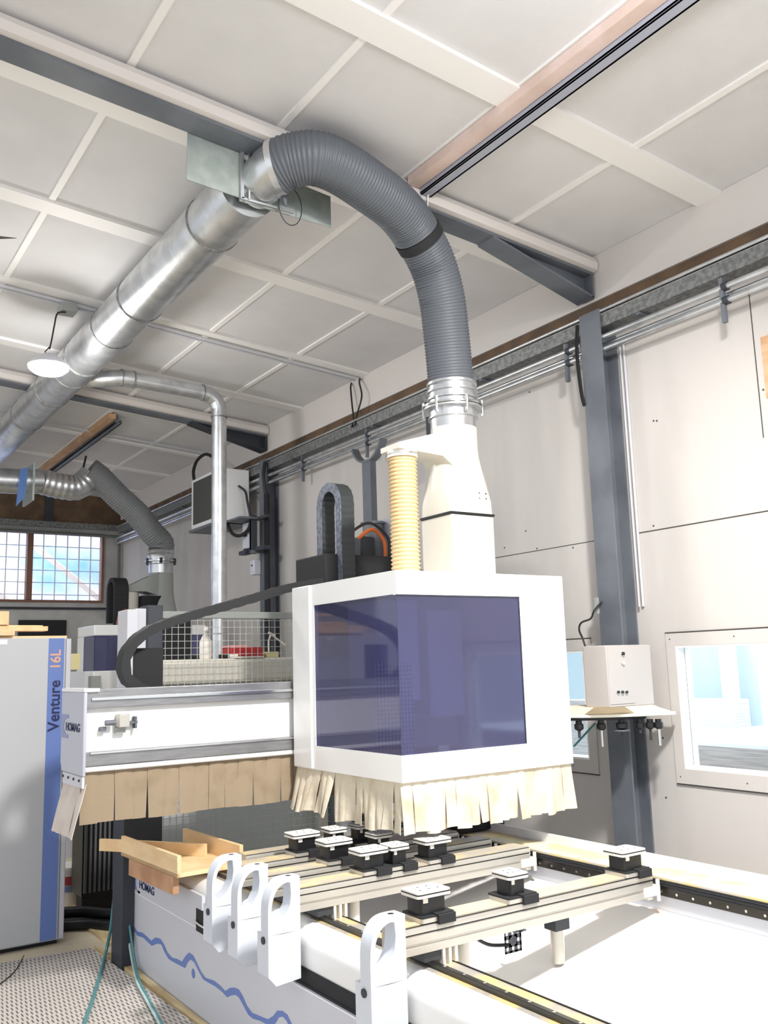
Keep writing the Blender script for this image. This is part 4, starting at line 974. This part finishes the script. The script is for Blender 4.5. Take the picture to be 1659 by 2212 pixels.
# ================================================================ BOARD STACKS IN NEXT ROOM
t = thing('board_stack', (5.6,3.0,0), 'large stack of grey boards with white top beyond the right window', 'board stack')
make('stack', MB().box(4.9,6.6,1.0,4.3,0,1.19), FOAM, t)
make('top_board', MB().box(4.9,6.6,1.0,4.3,1.19,1.21), mat('white_board', (232,240,246), .6), t)
solo('board_stack', MB().box(6.7,7.5,5.25,6.9,0,1.34), FOAM, (7.4,5.3,0), 'smaller far stack of grey boards seen beyond the right window', 'board stack')
for i, (a, b_) in enumerate((((7.9,5.72,0),(7.9,5.72,3.2)),((7.9,5.30,0),(7.9,5.30,3.2)))):
    solo('grey_post', MB().box(a[0]-.06,a[0]+.06,a[1]-.06,a[1]+.06,0,3.2), LGREY, a, ['left pale post in the next room seen through the right window','right pale post in the next room seen through the right window'][i], 'post')
solo('leaning_prop', MB().tube([(7.9,5.3,2.3),(7.6,4.2,.1)], .05, 10), LGREY, (7.6,4.2,.1), 'pale diagonal prop in the next room seen through the right window', 'prop')

# ================================================================ FLOOR THINGS AT LEFT
mats = [(1.84,6.25),(1.885,4.7),(1.9,2.5),(-.5,2.5),(-.5,6.35),(1.3,6.30)]
solo('floor_mat', MB().prism(mats, 'z', 0.001, .012), MATM, (.8,4.5,0), 'grey slotted floor mat beside the bed', 'mat')
solo('floor_plank', MB().prism([(1.862,6.25),(1.905,4.6),(1.92,2.5),(1.927,2.5),(1.927,5.95)], 'z', .001, .022), BOARDF, (1.9,4.5,0), 'narrow pale plank on the floor along the bed', 'plank')
solo('floor_plank', MB().box(1.95,2.2,6.25,8.5,.001,.02), BOARDF, (2.0,7,0), 'pale floor plank behind the cabinet', 'plank')
t = thing('finned_radiator', (2.1,7.2,0), 'black ribbed radiator standing under the gantry curtain', 'radiator')
m_ = MB()
for i in range(9): x = 2.0+i*.034; m_.box(x,x+.016,7.0,7.25,.18,.80)
make('fins', m_, mat('fin_grey', (96,98,100), .5), t); make('core', MB().box(1.99,2.31,7.03,7.3,.15,.78), BLACK, t)
make('foot', MB().box(2.0,2.3,7.05,7.2,0,.15), BLACKM, t)
t = thing('paint_bucket', (2.22,8.2,0), 'white plastic bucket with red and blue label on the floor', 'bucket')
c_ = onZ(157,1905,0); bx_, by_ = 2.03, 7.5
t.location = (bx_,by_,0)
make('bucket', MB().tube([(bx_,by_,.001),(bx_,by_,.28),(bx_,by_,.281),(bx_,by_,.30)], [.10,.125,.132,.132], 32), BUCKET, t)
make('label_red', MB().tube([(bx_,by_,.17),(bx_,by_,.235)], [.117,.1225], 32, False), mat('label_red', (170,64,64), .5), t)
make('label_blue', MB().tube([(bx_,by_,.12),(bx_,by_,.165)], [.1125,.1165], 32, False), mat('label_blue', (120,140,180), .5), t)
for i in range(4):
    dx, dz = (0,.072,.144,.036)[i], (.04,.04,.04,.105)[i]
    pth = smoothpath([(1.80,6.95-dx,dz),(1.95,6.86-dx,dz),(2.06,6.70-dx,dz),(2.16,6.60-dx,dz),(2.32,6.55-dx,dz)])
    solo('black_hose', MB().tube(pth, .034, 14), BLACK, (1.95,6.7,0), ['thick black hose at the back of the floor bundle by the cabinet','thick black hose in the middle of the floor bundle by the cabinet','thick black hose at the front of the floor bundle by the cabinet','thick black hose on top of the floor bundle by the cabinet'][i], 'hose', 'bundle of thick black hoses on the floor')
th_ = [onX(px,py,1.87) for px,py in ((268,1775),(263,1850),(248,1930),(240,2000),(230,2050))]+[onZ(px,py,.024) for px,py in ((218,2098),(200,2160),(182,2215),(170,2300))]
solo('teal_air_hose', MB().tube(smoothpath(th_), .010, 10), TEAL, tuple(th_[4]), 'teal air hose hanging left of the bed and trailing over the mat', 'hose')
for i in range(2):
    d_ = -6*i
    q_ = [onX(px+d_,py,1.905) for px,py in ((284,1846),(277,1850),(273,1868),(272,1900),(275,1960),(284,2030),(293,2085))]+[onZ(px+d_,py,.028) for px,py in ((302,2122),(322,2160),(352,2215),(390,2290))]
    solo('air_hose', MB().tube(smoothpath(q_), .007, 10), (PALEH, TEAL)[1-i], tuple(q_[6]),
        ['blue green looped hose over the bed corner, right of the pair','pale looped hose over the bed corner, left of the pair'][i], 'hose')
solo('thin_black_wire', MB().tube(smoothpath([(1.45,6.35,.016),(1.3,6.0,.016),(1.0,5.6,.016)]), .003, 6), BLACK, (1.2,6,0), 'thin black wire lying across the floor mat', 'wire')

# ================================================================ LIGHT
w = bpy.data.worlds.new('World'); bpy.context.scene.world = w; w.use_nodes = True
bg = w.node_tree.nodes['Background']; bg.inputs[0].default_value = (.90,.94,1.0,1); bg.inputs[1].default_value = 1.0
def area(name, loc, tgt, size, power, col=(1,1,1), sy=None):
    l = bpy.data.lights.new(name, 'AREA'); l.shape = 'RECTANGLE'; l.size = size; l.size_y = sy or size; l.energy = power; l.color = col
    o = bpy.data.objects.new(name, l); C.objects.link(o); o.location = loc
    o.rotation_euler = (Vector(tgt)-Vector(loc)).to_track_quat('-Z','Y').to_euler(); return o
area('key_area_light', (2.35,1.35,4.2), (2.45,3.6,1.0), .30, 108, (1,.97,.93)).data.spread = math.radians(125)  # key light added out of view under the closed ceiling, no skylight there
l = bpy.data.lights.new('high_bay_bulb', 'POINT'); l.energy = 60; l.shadow_soft_size = .12; l.color = (1,.98,.95)
o = bpy.data.objects.new('high_bay_bulb', l); C.objects.link(o); o.location = (1.6,6.85,3.92)
l = bpy.data.lights.new('near_bulb', 'POINT'); l.energy = 34; l.shadow_soft_size = .2; l.color = (.97,.97,1)
o = bpy.data.objects.new('near_bulb', l); C.objects.link(o); o.location = (2.0,1.55,4.0)
area('next_room_fill', (6.4,3.5,3.1), (6.4,3.5,0), 2.5, 300, (.92,.97,1), 5)  # unseen area light put in to brighten the next room
area('outside_day', (2,15.6,6), (2,17.5,2.5), 4, 380, (.95,.97,1), 2)

sc_ = bpy.context.scene
sc_.view_settings.view_transform = 'Standard'; sc_.view_settings.look = 'None'
sc_.view_settings.exposure = .35; sc_.view_settings.gamma = 1; sc_.view_settings.use_curve_mapping = False
